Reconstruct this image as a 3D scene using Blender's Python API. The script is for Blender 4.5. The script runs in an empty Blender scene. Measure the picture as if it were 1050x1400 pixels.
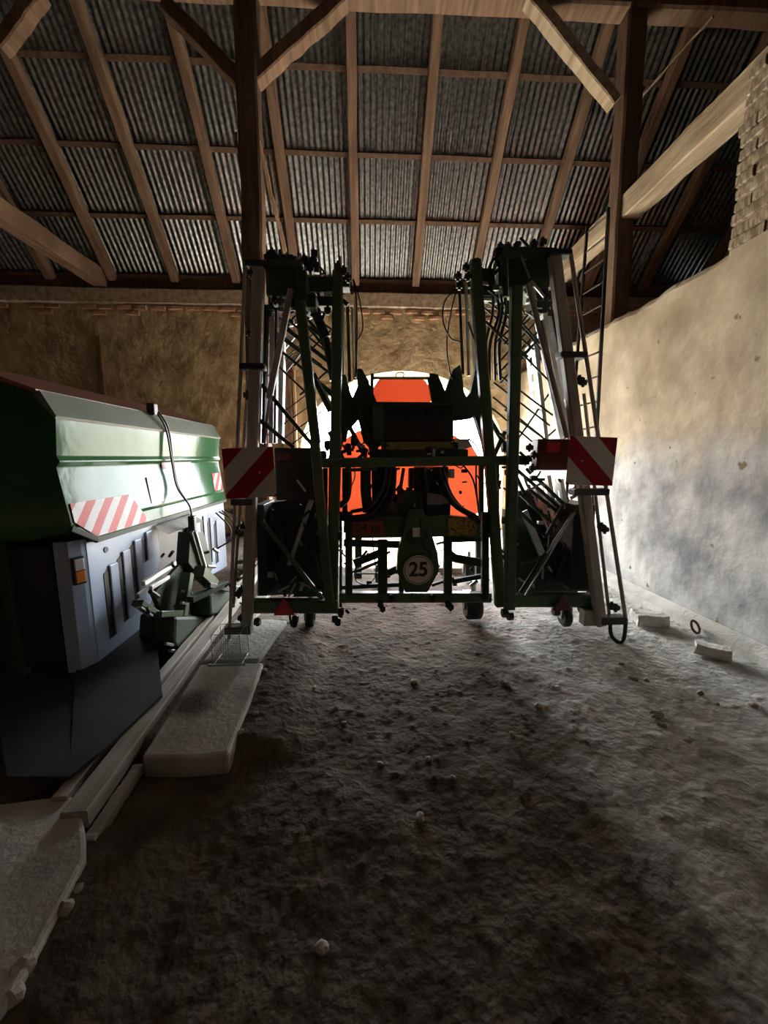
import bpy, bmesh, math, random
import numpy as np
from mathutils import Vector, Matrix
S = bpy.context.scene
COL = S.collection
random.seed(7)
RNG = np.random.RandomState(5)

# ------------------------------------------------------------------ camera, sky, light, exposure
F_PX, CAM_H = 526.0, 1.25
PITCH, YAW = math.radians(8.1), math.radians(2.6)
cam_d = bpy.data.cameras.new('camera'); cam = bpy.data.objects.new('camera', cam_d); COL.objects.link(cam)
cam.location = (0, 0, CAM_H); cam.rotation_euler = (math.pi/2 - PITCH, 0, -YAW)
cam_d.sensor_fit = 'VERTICAL'; cam_d.sensor_height = 24.0; cam_d.lens = 24.0*F_PX/1400.0
cam_d.clip_start = 0.02; cam_d.clip_end = 300
S.camera = cam
W = bpy.data.worlds.new('sky'); S.world = W; W.use_nodes = True
bg = W.node_tree.nodes['Background']; bg.inputs[0].default_value = (0.93, 0.97, 1.0, 1); bg.inputs[1].default_value = 13.0
sun_d = bpy.data.lights.new('sun', 'SUN'); sun_d.energy = 60.0; sun_d.angle = 0.01; sun_d.color = (1.0, 0.95, 0.86)
sun = bpy.data.objects.new('sun', sun_d); COL.objects.link(sun); sun.location = (0, -10, 20)
sun.rotation_euler = (math.radians(-46), 0, math.radians(-8))       # high sun over the yard: falls in through the doorway onto the floor behind the sprayer
pl = bpy.data.lights.new('door_portal', 'AREA'); pl.shape = 'RECTANGLE'; pl.size = 3.5; pl.size_y = 2.75
pl.cycles.is_portal = True
plo = bpy.data.objects.new('door_portal', pl); COL.objects.link(plo)
plo.location = (0.62, 7.02, 1.33); plo.rotation_euler = (-math.pi/2, 0, 0)
vs = S.view_settings; vs.view_transform = 'Standard'; vs.look = 'None'; vs.gamma = 1; vs.exposure = 1.3; vs.use_curve_mapping = False
S.cycles.max_bounces = 14; S.cycles.diffuse_bounces = 8; S.cycles.glossy_bounces = 5; S.cycles.transmission_bounces = 8

_fw = np.array([math.sin(YAW)*math.cos(PITCH), math.cos(YAW)*math.cos(PITCH), -math.sin(PITCH)])
_rt = np.array([math.cos(YAW), -math.sin(YAW), 0.0]); _up = np.cross(_rt, _fw); _C = np.array([0, 0, CAM_H])
def U(x, y, Y=None, X=None, Z=None):
    """measured point of the photograph (1050x1400) -> world point on a plane of known distance / side / height"""
    d = _fw*F_PX + _rt*(x-525) + _up*(700-y)
    if Y is not None: t = Y/d[1]
    elif X is not None: t = X/d[0]
    else: t = (Z-CAM_H)/d[2]
    return Vector(_C + t*d)

# ------------------------------------------------------------------ materials
MATS = {}
def mat(name, col, rough=0.7, metal=0.0, col2=None, scale=6.0, bump=0.0, bscale=30.0, detail=6.0, spec=0.5, stretch=None, contrast=(0.35, 0.65), bdist=0.02):
    m = bpy.data.materials.new(name); m.use_nodes = True; nt = m.node_tree; N = nt.nodes; L = nt.links
    b = N['Principled BSDF']; b.inputs['Roughness'].default_value = rough; b.inputs['Metallic'].default_value = metal
    b.inputs['Specular IOR Level'].default_value = spec
    b.inputs['Base Color'].default_value = (*col, 1)
    tc = N.new('ShaderNodeTexCoord'); mp = N.new('ShaderNodeMapping'); L.new(tc.outputs['Object'], mp.inputs[0])
    if stretch: mp.inputs['Scale'].default_value = stretch
    if col2 is not None:
        n = N.new('ShaderNodeTexNoise'); n.inputs['Scale'].default_value = scale; n.inputs['Detail'].default_value = detail
        L.new(mp.outputs[0], n.inputs['Vector'])
        r = N.new('ShaderNodeValToRGB'); r.color_ramp.elements[0].position = contrast[0]; r.color_ramp.elements[1].position = contrast[1]
        r.color_ramp.elements[0].color = (*col, 1); r.color_ramp.elements[1].color = (*col2, 1)
        L.new(n.outputs['Fac'], r.inputs[0]); L.new(r.outputs[0], b.inputs['Base Color'])
    if bump > 0:
        n2 = N.new('ShaderNodeTexNoise'); n2.inputs['Scale'].default_value = bscale; n2.inputs['Detail'].default_value = 8
        L.new(mp.outputs[0], n2.inputs['Vector'])
        bp = N.new('ShaderNodeBump'); bp.inputs['Strength'].default_value = bump; bp.inputs['Distance'].default_value = bdist
        L.new(n2.outputs['Fac'], bp.inputs['Height']); L.new(bp.outputs[0], b.inputs['Normal'])
    MATS[name] = m
    return m
def ramp_mix(m, fac_socket, colA_socket, col):
    nt = m.node_tree; mx = nt.nodes.new('ShaderNodeMix'); mx.data_type = 'RGBA'
    nt.links.new(fac_socket, mx.inputs['Factor']); nt.links.new(colA_socket, mx.inputs['A']); mx.inputs['B'].default_value = (*col, 1)
    return mx.outputs['Result']

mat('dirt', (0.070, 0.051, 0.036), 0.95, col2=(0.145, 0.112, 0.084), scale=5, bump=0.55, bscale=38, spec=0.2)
mat('gravel', (0.22, 0.21, 0.18), 0.95, col2=(0.32, 0.30, 0.26), scale=3, bump=0.3)
mat('concrete', (0.34, 0.325, 0.29), 0.9, col2=(0.54, 0.52, 0.475), scale=4, bump=0.3, bscale=45, spec=0.3)
mat('plaster_ochre', (0.235, 0.165, 0.09), 0.95, col2=(0.46, 0.36, 0.215), scale=3.2, detail=9, bump=0.9, bscale=9, spec=0.2, contrast=(0.3, 0.6), bdist=0.05)
mat('brick', (0.30, 0.13, 0.07), 0.95, col2=(0.42, 0.27, 0.17), scale=5, bump=0.4, bscale=40, spec=0.2)
mat('brick_limed', (0.17, 0.125, 0.08), 0.95, col2=(0.37, 0.32, 0.24), scale=9, bump=0.5, bscale=40, spec=0.2, contrast=(0.4, 0.6))
mat('rafter_wood', (0.13, 0.08, 0.05), 0.85, col2=(0.24, 0.155, 0.10), scale=3, stretch=(6, 0.7, 0.7), bump=0.25, bscale=20, spec=0.3)
mat('old_wood', (0.085, 0.05, 0.032), 0.85, col2=(0.15, 0.095, 0.06), scale=4, stretch=(6, 6, 0.6), bump=0.3, bscale=14, spec=0.3)
mat('tie_wood', (0.27, 0.205, 0.13), 0.85, col2=(0.45, 0.37, 0.26), scale=3, stretch=(5, 0.6, 5), bump=0.35, bscale=12, spec=0.3)
mat('pale_wood', (0.38, 0.27, 0.16), 0.8, col2=(0.55, 0.42, 0.28), scale=4, stretch=(6, 6, 0.6), bump=0.2, spec=0.3)
mat('plank_grey', (0.30, 0.275, 0.235), 0.9, col2=(0.46, 0.43, 0.38), scale=4, stretch=(6, 0.5, 6), bump=0.25, spec=0.3)
mat('galvanised_sheet', (0.18, 0.205, 0.21), 0.34, 1.0, col2=(0.43, 0.47, 0.475), scale=22, spec=0.5, bump=0.12, bscale=55)
mat('green_paint', (0.045, 0.085, 0.038), 0.4, col2=(0.06, 0.105, 0.048), scale=4, spec=0.5)
mat('green_dark', (0.028, 0.046, 0.028), 0.6, col2=(0.04, 0.06, 0.036), scale=6, spec=0.25)
mat('black_plastic', (0.02, 0.02, 0.021), 0.5, col2=(0.03, 0.03, 0.03), scale=8, spec=0.4)
mat('rubber', (0.010, 0.010, 0.012), 0.45, spec=0.5)
mat('hose_blue', (0.012, 0.016, 0.035), 0.3, spec=0.5)
mat('aluminium', (0.48, 0.48, 0.47), 0.42, 0.75, col2=(0.62, 0.62, 0.6), scale=12)
mat('galvanised_light', (0.50, 0.50, 0.48), 0.55, 0.25, col2=(0.68, 0.68, 0.66), scale=16, stretch=(1, 1, .5))
mat('steel', (0.42, 0.42, 0.41), 0.3, 0.9)
mat('beige_tube', (0.25, 0.215, 0.18), 0.6, col2=(0.36, 0.325, 0.28), scale=7, stretch=(3, 3, .5))
mat('rust', (0.10, 0.045, 0.022), 0.8, col2=(0.20, 0.10, 0.05), scale=14, bump=0.2)
mat('red_reflector', (0.50, 0.02, 0.02), 0.25)
mat('red_dark', (0.10, 0.012, 0.014), 0.4)
mat('white_paint', (0.62, 0.58, 0.52), 0.5, col2=(0.70, 0.67, 0.61), scale=10)
mat('sign_black', (0.03, 0.028, 0.025), 0.6)
mat('label_red', (0.33, 0.05, 0.04), 0.5)
mat('label_yellow', (0.42, 0.27, 0.02), 0.5, col2=(0.10, 0.07, 0.01), scale=55, detail=2, contrast=(0.52, 0.6))
mat('strip_olive', (0.22, 0.24, 0.07), 0.5)
mat('spreader_green', (0.028, 0.105, 0.042), 0.14, col2=(0.036, 0.125, 0.05), scale=3, spec=0.10, bump=0.16, bscale=2.2, bdist=0.04)
mat('spreader_grey', (0.32, 0.41, 0.56), 0.4, col2=(0.37, 0.46, 0.61), scale=3, spec=0.5)
mat('tarp_red', (0.23, 0.075, 0.045), 0.35, col2=(0.17, 0.085, 0.06), scale=4)
mat('tarp_grey', (0.10, 0.125, 0.10), 0.45, col2=(0.13, 0.15, 0.12), scale=5)
mat('amber', (0.75, 0.25, 0.03), 0.25)
mat('lamp_clear', (0.62, 0.62, 0.60), 0.2)
mat('block_pale', (0.45, 0.43, 0.39), 0.95, col2=(0.60, 0.58, 0.53), scale=14, bump=0.4, bscale=40)
mat('stone', (0.30, 0.26, 0.21), 0.95, col2=(0.48, 0.44, 0.38), scale=10, bump=0.3)

def orange_mat():
    m = bpy.data.materials.new('orange_tank'); m.use_nodes = True; N = m.node_tree.nodes; L = m.node_tree.links
    b = N['Principled BSDF']; b.inputs['Base Color'].default_value = (0.88, 0.27, 0.14, 1); b.inputs['Roughness'].default_value = 0.4
    t = N.new('ShaderNodeBsdfTranslucent'); t.inputs[0].default_value = (1.0, 0.42, 0.25, 1)
    mx = N.new('ShaderNodeMixShader'); mx.inputs[0].default_value = 0.55
    L.new(b.outputs[0], mx.inputs[1]); L.new(t.outputs[0], mx.inputs[2]); L.new(mx.outputs[0], N['Material Output'].inputs[0])
    MATS['orange_tank'] = m
orange_mat()

def stripe_mat(name, ax, sgn, width, off, red=(0.36, 0.018, 0.026), white=(0.64, 0.58, 0.52), frac=0.5):
    m = bpy.data.materials.new(name); m.use_nodes = True; N = m.node_tree.nodes; L = m.node_tree.links
    b = N['Principled BSDF']; b.inputs['Roughness'].default_value = 0.45; b.inputs['Specular IOR Level'].default_value = 0.12
    tc = N.new('ShaderNodeTexCoord'); sp = N.new('ShaderNodeSeparateXYZ'); L.new(tc.outputs['Object'], sp.inputs[0])
    a = N.new('ShaderNodeMath'); a.operation = 'MULTIPLY_ADD'; L.new(sp.outputs[ax], a.inputs[0]); a.inputs[1].default_value = sgn/width; a.inputs[2].default_value = off + 10
    c = N.new('ShaderNodeMath'); c.operation = 'MULTIPLY_ADD'; L.new(sp.outputs['Z'], c.inputs[0]); c.inputs[1].default_value = -1/width; L.new(a.outputs[0], c.inputs[2])
    f = N.new('ShaderNodeMath'); f.operation = 'FRACT'; L.new(c.outputs[0], f.inputs[0])
    g = N.new('ShaderNodeMath'); g.operation = 'LESS_THAN'; L.new(f.outputs[0], g.inputs[0]); g.inputs[1].default_value = frac
    n = N.new('ShaderNodeTexNoise'); n.inputs['Scale'].default_value = 25; L.new(tc.outputs['Object'], n.inputs['Vector'])
    mx = N.new('ShaderNodeMix'); mx.data_type = 'RGBA'; L.new(g.outputs[0], mx.inputs['Factor'])
    mx.inputs['A'].default_value = (*white, 1); mx.inputs['B'].default_value = (*red, 1)
    d = N.new('ShaderNodeMix'); d.data_type = 'RGBA'; d.blend_type = 'MULTIPLY'; d.inputs['Factor'].default_value = 0.25
    L.new(mx.outputs['Result'], d.inputs['A']); L.new(n.outputs['Fac'], d.inputs['B']); L.new(d.outputs['Result'], b.inputs['Base Color'])
    MATS[name] = m
stripe_mat('plate_stripes_rising', 'X', 1, 0.29, 0.08)
stripe_mat('plate_stripes_falling', 'X', -1, 0.29, 0.08)
stripe_mat('decal_stripes', 'Y', 1, 0.15, 0.25, red=(0.55, 0.035, 0.04), white=(0.66, 0.66, 0.66))

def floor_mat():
    # trodden brown earth, dusty grey floor by the wall; light and shade painted in
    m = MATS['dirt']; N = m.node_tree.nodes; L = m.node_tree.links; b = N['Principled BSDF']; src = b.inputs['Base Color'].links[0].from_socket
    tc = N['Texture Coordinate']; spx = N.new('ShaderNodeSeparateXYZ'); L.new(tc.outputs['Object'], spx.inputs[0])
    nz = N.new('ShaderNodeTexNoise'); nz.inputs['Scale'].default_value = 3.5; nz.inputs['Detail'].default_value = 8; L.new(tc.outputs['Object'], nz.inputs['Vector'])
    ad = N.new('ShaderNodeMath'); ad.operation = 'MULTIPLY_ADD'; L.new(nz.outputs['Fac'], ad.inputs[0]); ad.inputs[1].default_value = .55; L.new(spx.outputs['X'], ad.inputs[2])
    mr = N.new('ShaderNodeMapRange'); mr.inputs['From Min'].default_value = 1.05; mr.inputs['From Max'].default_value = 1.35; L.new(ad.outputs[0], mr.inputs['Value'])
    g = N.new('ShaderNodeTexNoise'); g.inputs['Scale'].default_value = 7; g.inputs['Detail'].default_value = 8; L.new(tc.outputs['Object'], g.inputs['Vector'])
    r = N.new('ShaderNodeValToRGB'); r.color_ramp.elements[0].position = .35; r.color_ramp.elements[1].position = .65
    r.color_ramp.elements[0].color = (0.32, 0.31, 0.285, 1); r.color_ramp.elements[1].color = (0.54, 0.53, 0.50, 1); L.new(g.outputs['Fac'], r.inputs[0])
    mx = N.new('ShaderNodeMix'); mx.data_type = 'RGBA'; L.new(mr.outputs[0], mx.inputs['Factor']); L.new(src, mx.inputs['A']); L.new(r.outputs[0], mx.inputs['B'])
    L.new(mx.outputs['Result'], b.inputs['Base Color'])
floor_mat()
def wall_right_mat():
    m = mat('plaster_right', (0.235, 0.19, 0.128), 0.95, col2=(0.40, 0.345, 0.25), scale=2.2, detail=10, bump=0.4, bscale=8, spec=0.2, bdist=0.03)
    N = m.node_tree.nodes; L = m.node_tree.links; b = N['Principled BSDF']
    src = b.inputs['Base Color'].links[0].from_socket
    tc = N['Texture Coordinate']; sp = N.new('ShaderNodeSeparateXYZ'); L.new(tc.outputs['Object'], sp.inputs[0])
    # cement render on the lower part of the wall, with an uneven upper limit
    nz = N.new('ShaderNodeTexNoise'); nz.inputs['Scale'].default_value = 2.0; nz.inputs['Detail'].default_value = 5; L.new(tc.outputs['Object'], nz.inputs['Vector'])
    ad = N.new('ShaderNodeMath'); ad.operation = 'MULTIPLY_ADD'; L.new(nz.outputs['Fac'], ad.inputs[0]); ad.inputs[1].default_value = 0.9; L.new(sp.outputs['Z'], ad.inputs[2])
    mr = N.new('ShaderNodeMapRange'); mr.inputs['From Min'].default_value = 1.95; mr.inputs['From Max'].default_value = 1.55; L.new(ad.outputs[0], mr.inputs['Value'])
    g = N.new('ShaderNodeTexNoise'); g.inputs['Scale'].default_value = 2.6; g.inputs['Detail'].default_value = 8; L.new(tc.outputs['Object'], g.inputs['Vector'])
    r = N.new('ShaderNodeValToRGB'); r.color_ramp.elements[0].position = .36; r.color_ramp.elements[1].position = .62
    r.color_ramp.elements[0].color = (0.19, 0.193, 0.195, 1); r.color_ramp.elements[1].color = (0.42, 0.415, 0.39, 1); L.new(g.outputs['Fac'], r.inputs[0])
    mx = N.new('ShaderNodeMix'); mx.data_type = 'RGBA'; L.new(mr.outputs[0], mx.inputs['Factor']); L.new(src, mx.inputs['A']); L.new(r.outputs[0], mx.inputs['B'])
    # pocks where the plaster has come off
    v = N.new('ShaderNodeTexNoise'); v.inputs['Scale'].default_value = 7; v.inputs['Detail'].default_value = 3; L.new(tc.outputs['Object'], v.inputs['Vector'])
    vr = N.new('ShaderNodeValToRGB'); vr.color_ramp.elements[0].position = .68; vr.color_ramp.elements[1].position = .72; L.new(v.outputs['Fac'], vr.inputs[0])
    mx2 = N.new('ShaderNodeMix'); mx2.data_type = 'RGBA'; L.new(vr.outputs[0], mx2.inputs['Factor']); L.new(mx.outputs['Result'], mx2.inputs['A']); mx2.inputs['B'].default_value = (0.16, 0.12, 0.08, 1)
    # long scrapes left by machines
    mp2 = N.new('ShaderNodeMapping'); mp2.inputs['Scale'].default_value = (1, 1.1, 34); mp2.inputs['Rotation'].default_value = (.05, 0, 0); L.new(tc.outputs['Object'], mp2.inputs[0])
    sc = N.new('ShaderNodeTexNoise'); sc.inputs['Scale'].default_value = 1.6; sc.inputs['Detail'].default_value = 4; L.new(mp2.outputs[0], sc.inputs['Vector'])
    sr = N.new('ShaderNodeValToRGB'); sr.color_ramp.elements[0].position = .70; sr.color_ramp.elements[1].position = .76; sr.color_ramp.elements[1].color = (.7, .7, .7, 1); L.new(sc.outputs['Fac'], sr.inputs[0])
    mx3 = N.new('ShaderNodeMix'); mx3.data_type = 'RGBA'; L.new(sr.outputs[0], mx3.inputs['Factor']); L.new(mx2.outputs['Result'], mx3.inputs['A']); mx3.inputs['B'].default_value = (0.15, 0.13, 0.11, 1)
    L.new(mx3.outputs['Result'], b.inputs['Base Color'])
wall_right_mat()
def stained_concrete():
    m = mat('concrete_stained', (0.34, 0.325, 0.29), 0.9, col2=(0.54, 0.52, 0.475), scale=4, bump=0.3, bscale=45, spec=0.3)
    N = m.node_tree.nodes; L = m.node_tree.links; b = N['Principled BSDF']; src = b.inputs['Base Color'].links[0].from_socket
    tc = N['Texture Coordinate']; mp = N.new('ShaderNodeMapping'); mp.inputs['Location'].default_value = (.09, .02, -.10); L.new(tc.outputs['Object'], mp.inputs[0])
    nz = N.new('ShaderNodeTexNoise'); nz.inputs['Scale'].default_value = 9; L.new(tc.outputs['Object'], nz.inputs['Vector'])
    ln = N.new('ShaderNodeVectorMath'); ln.operation = 'LENGTH'; L.new(mp.outputs[0], ln.inputs[0])
    ad = N.new('ShaderNodeMath'); ad.operation = 'MULTIPLY_ADD'; L.new(nz.outputs['Fac'], ad.inputs[0]); ad.inputs[1].default_value = .12; L.new(ln.outputs['Value'], ad.inputs[2])
    mr = N.new('ShaderNodeMapRange'); mr.inputs['From Min'].default_value = .20; mr.inputs['From Max'].default_value = .10; L.new(ad.outputs[0], mr.inputs['Value'])
    mx = N.new('ShaderNodeMix'); mx.data_type = 'RGBA'; L.new(mr.outputs[0], mx.inputs['Factor']); L.new(src, mx.inputs['A']); mx.inputs['B'].default_value = (0.10, 0.085, 0.065, 1)
    L.new(mx.outputs['Result'], b.inputs['Base Color'])
stained_concrete()

# ------------------------------------------------------------------ mesh helpers
WORG = {}
class MB:
    def __init__(s): s.v = []; s.f = []; s.sm = []
    def add(s, vs, fs, smooth=False):
        o = len(s.v); s.v += [tuple(p) for p in vs]
        s.f += [tuple(i+o for i in f) for f in fs]; s.sm += [smooth]*len(fs); return s
    def box(s, c, size, R=None):
        c = Vector(c); h = Vector(size)/2; vs = []
        for x in (-1, 1):
            for y in (-1, 1):
                for z in (-1, 1):
                    p = Vector((x*h.x, y*h.y, z*h.z)); vs.append(c + (R @ p if R else p))
        return s.add(vs, [(0,1,3,2),(4,6,7,5),(0,4,5,1),(2,3,7,6),(0,2,6,4),(1,5,7,3)])
    def rng(s, x0, x1, y0, y1, z0, z1): return s.box(((x0+x1)/2, (y0+y1)/2, (z0+z1)/2), (x1-x0, y1-y0, z1-z0))
    def beam(s, p, q, w, h, ref=(0, 1, 0), ch=0.12, seg=1, jit=0.0):
        """chamfered bar from p to q; w across, h along ref"""
        p, q = Vector(p), Vector(q); d = (q-p).normalized(); r = Vector(ref)
        if abs(d.dot(r)) > 0.95: r = Vector((1, 0, 0))
        a = d.cross(r).normalized(); b = a.cross(d).normalized()
        c = min(w, h)*ch; x, y = w/2, h/2
        prof = [(-x+c,-y),(x-c,-y),(x,-y+c),(x,y-c),(x-c,y),(-x+c,y),(-x,y-c),(-x,-y+c)]
        vs = []
        for i in range(seg+1):
            t = i/seg; o = p.lerp(q, t)
            o = o + a*random.uniform(-jit, jit) + b*random.uniform(-jit, jit)
            k = 1 + random.uniform(-1, 1)*(jit/max(w, .01))
            vs += [o + a*(u*k) + b*(v*k) for u, v in prof]
        fs = [tuple(range(7, -1, -1)), tuple(seg*8+j for j in range(8))]
        for i in range(seg):
            for j in range(8): fs.append((i*8+j, i*8+(j+1) % 8, (i+1)*8+(j+1) % 8, (i+1)*8+j))
        return s.add(vs, fs)
    def tube(s, pts, r, n=8, cap=True):
        pts = [Vector(p) for p in pts]; m = len(pts); rs = r if isinstance(r, (list, tuple)) else [r]*m
        vs = []; prev = None
        for i, p in enumerate(pts):
            d = (pts[min(i+1, m-1)] - pts[max(i-1, 0)]).normalized()
            if prev is None:
                a = d.cross(Vector((0, 0, 1)) if abs(d.z) < .9 else Vector((1, 0, 0))).normalized()
            else:
                a = (prev - d*prev.dot(d)).normalized()
            prev = a; b = d.cross(a)
            vs += [p + (a*math.cos(2*math.pi*k/n) + b*math.sin(2*math.pi*k/n))*rs[i] for k in range(n)]
        fs = []
        for i in range(m-1):
            for k in range(n): fs.append((i*n+k, i*n+(k+1) % n, (i+1)*n+(k+1) % n, (i+1)*n+k))
        s.add(vs, fs, True)
        if cap:
            s.add(vs[:n], [tuple(range(n-1, -1, -1))]); s.add(vs[-n:], [tuple(range(n))])
        return s
    def prism(s, poly, off):
        """poly: list of world points (planar), off: extrusion vector"""
        n = len(poly); off = Vector(off); P = [Vector(p) for p in poly]
        vs = P + [p+off for p in P]
        return s.add(vs, [tuple(range(n)), tuple(range(2*n-1, n-1, -1))] + [(i, n+i, n+(i+1) % n, (i+1) % n) for i in range(n)])
    def disc(s, c, r, n=32, th=0.003, axis='Y'):
        c = Vector(c)
        if axis == 'Y': P = [c + Vector((math.cos(2*math.pi*k/n)*r, 0, math.sin(2*math.pi*k/n)*r)) for k in range(n)]; o = (0, th, 0)
        elif axis == 'X': P = [c + Vector((0, math.cos(2*math.pi*k/n)*r, math.sin(2*math.pi*k/n)*r)) for k in range(n)]; o = (th, 0, 0)
        else: P = [c + Vector((math.cos(2*math.pi*k/n)*r, math.sin(2*math.pi*k/n)*r, 0)) for k in range(n)]; o = (0, 0, th)
        return s.prism(P, o)
    def build(s, name, m, parent=None, origin=None, bevel=0.0, bseg=2, fixn=True):
        pw = WORG[parent] if parent else Vector((0, 0, 0))
        if origin is None:
            if parent: origin = pw
            else:
                a = np.array(s.v); origin = Vector(((a[:,0].min()+a[:,0].max())/2, (a[:,1].min()+a[:,1].max())/2, a[:,2].min()))
        origin = Vector(origin)
        me = bpy.data.meshes.new(name); me.from_pydata([tuple(Vector(v)-origin) for v in s.v], [], s.f)
        me.polygons.foreach_set('use_smooth', s.sm); me.materials.append(MATS[m])
        if fixn:
            bm = bmesh.new(); bm.from_mesh(me); bmesh.ops.recalc_face_normals(bm, faces=bm.faces); bm.to_mesh(me); bm.free()
        o = bpy.data.objects.new(name, me); COL.objects.link(o); o.location = origin - pw
        if parent: o.parent = parent
        WORG[o] = origin
        if bevel > 0:
            bv = o.modifiers.new('bevel', 'BEVEL'); bv.width = bevel; bv.segments = bseg; bv.limit_method = 'ANGLE'
        return o
def tag(o, label=None, cat=None, group=None, kind=None):
    for k, v in (('label', label), ('category', cat), ('group', group), ('kind', kind)):
        if v: o[k] = v
    return o
def empty(name, loc, label, cat, group=None):
    o = bpy.data.objects.new(name, None); COL.objects.link(o); o.location = loc; o.empty_display_size = .1; WORG[o] = Vector(loc)
    return tag(o, label, cat, group)
def struct(o): o['kind'] = 'structure'; return o
def clone(o, loc, parent=None, rot=None):
    c = o.copy(); COL.objects.link(c); c.parent = parent; c.location = loc
    if rot is not None: c.rotation_euler = rot
    return c
def curve_pts(P, n=14):
    """Catmull-Rom through points"""
    P = [Vector(p) for p in P]; Q = [P[0]*2-P[1]] + P + [P[-1]*2-P[-2]]; out = []
    for i in range(1, len(Q)-2):
        for k in range(n):
            t = k/n; a, b, c, d = Q[i-1], Q[i], Q[i+1], Q[i+2]
            out.append(.5*((2*b) + (c-a)*t + (2*a-5*b+4*c-d)*t*t + (3*b-a-3*c+d)*t**3))
    return out + [P[-1]]
def vnoise(x, y, seed):
    """smooth value noise on arrays"""
    xi = np.floor(x).astype(int); yi = np.floor(y).astype(int); fx = x-xi; fy = y-yi
    fx = fx*fx*(3-2*fx); fy = fy*fy*(3-2*fy)
    def h(a, b):
        n = (a*374761393 + b*668265263 + seed*1442695041) & 0x7fffffff
        n = ((n ^ (n >> 13))*1274126177) & 0x7fffffff
        return ((n ^ (n >> 16)) & 0xffff)/65535.0
    return (h(xi,yi)*(1-fx)+h(xi+1,yi)*fx)*(1-fy) + (h(xi,yi+1)*(1-fx)+h(xi+1,yi+1)*fx)*fy
def fbm(x, y, seed, octs=4):
    s = 0; a = 1; f = 1; t = 0
    for o in range(octs):
        s = s + a*vnoise(x*f, y*f, seed+o); t += a; a *= .5; f *= 2.03
    return s/t

# ------------------------------------------------------------------ the setting
WY = 6.5            # inner face of the back wall
WX = 2.52           # inner face of the low wall along the bay
SL = 1.087          # roof slope (rise per metre towards the ridge)
EZ = 3.90           # rafter underside at the back wall
def roof_z(y): return EZ + (WY-y)*SL
LU = math.sqrt(1+SL*SL); SD = Vector((0, -1/LU, SL/LU)); RN = Vector((0, SL/LU, 1/LU))   # up-slope direction, outward normal
RIDGE_Y = 1.2

# floor: trodden earth with real relief
xs = np.concatenate([np.linspace(-7.4, -1.7, 30), np.arange(-1.68, 2.75, .0135), np.linspace(2.8, 6.4, 20)])
ys = np.concatenate([np.linspace(-3.6, .3, 24), np.arange(.32, 4.2, .0135), np.linspace(4.22, 7.1, 120)])
GX, GY = np.meshgrid(xs, ys)
def floor_h(X, Y):
    h = .030*(fbm(X*1.6, Y*1.6, 3)-.5) + .010*(fbm(X*6, Y*8, 11)-.5) + .007*(fbm(X*34, Y*34, 21, 3)-.5)
    cl = np.maximum(fbm(X*38+3, Y*44, 31, 3)-.68, 0)*.05
    ss = lambda v, a, b: np.clip((v-a)/(b-a), 0, 1)**2*(3-2*np.clip((v-a)/(b-a), 0, 1))
    bank = .072*ss(X, -.20, -.55)*ss(Y, 1.44, 1.56)*ss(Y, 3.2, 2.6)*ss(X, -1.3, -.9)          # earth banked against the slabs
    bank2 = .048*ss(X, -.52, -.74)*ss(Y, 1.24, 1.05)
    return h + cl - .012 + bank + bank2
HZ = floor_h(GX, GY); nx, ny = len(xs), len(ys)
V = np.stack([GX, GY, HZ], -1).reshape(-1, 3)
I = (np.arange(ny-1)[:, None]*nx + np.arange(nx-1)[None, :]).reshape(-1)
FQ = np.stack([I, I+1, I+1+nx, I+nx], -1)
me = bpy.data.meshes.new('floor'); me.vertices.add(len(V)); me.vertices.foreach_set('co', V.reshape(-1))
me.loops.add(FQ.size); me.loops.foreach_set('vertex_index', FQ.reshape(-1).astype(np.int32))
me.polygons.add(len(FQ)); me.polygons.foreach_set('loop_start', (np.arange(len(FQ))*4).astype(np.int32)); me.polygons.foreach_set('loop_total', np.full(len(FQ), 4, np.int32))
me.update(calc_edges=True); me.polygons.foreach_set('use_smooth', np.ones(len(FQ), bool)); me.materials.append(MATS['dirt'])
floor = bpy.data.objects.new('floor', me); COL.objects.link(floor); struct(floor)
struct(MB().rng(-30, 30, 7.05, 60, -.2, -.03).build('ground_outside', 'gravel', origin=(0, 7, 0)))

# back wall with the arched doorway (half ellipse on jambs)
AX, AZ, AA, AB = .62, 1.30, 1.71, 1.34
def back_wall():
    m = MB(); y0, y1 = WY, WY+.5; zt = 3.58; xl, xr = -7.4, 6.4
    arc = [(AX-AA, -.1)] + [(AX - AA*math.cos(math.pi*k/32), AZ + AB*math.sin(math.pi*k/32)) for k in range(33)] + [(AX+AA, -.1)]
    for y in (y0, y1):
        m.add([(xl, y, -.1), (AX-AA, y, -.1), (AX-AA, y, zt), (xl, y, zt)], [(0,1,2,3)])
        m.add([(xr, y, -.1), (AX+AA, y, -.1), (AX+AA, y, zt), (xr, y, zt)], [(0,1,2,3)])
        for k in range(1, 33):
            a, b = arc[k], arc[k+1]
            m.add([(a[0], y, a[1]), (b[0], y, b[1]), (b[0], y, zt), (a[0], y, zt)], [(0,1,2,3)])
    for k in range(len(arc)-1):
        a, b = arc[k], arc[k+1]; m.add([(a[0], y0, a[1]), (b[0], y0, b[1]), (b[0], y1, b[1]), (a[0], y1, a[1])], [(0,1,2,3)])
    m.add([(xl, y0, zt), (xr, y0, zt), (xr, y1, zt), (xl, y1, zt)], [(0,1,2,3)])
    return struct(m.build('wall_back', 'plaster_ochre', origin=(0, WY, 0), fixn=False))
wall_back = back_wall(); WORG[wall_back] = Vector((0, WY, 0))
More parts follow.
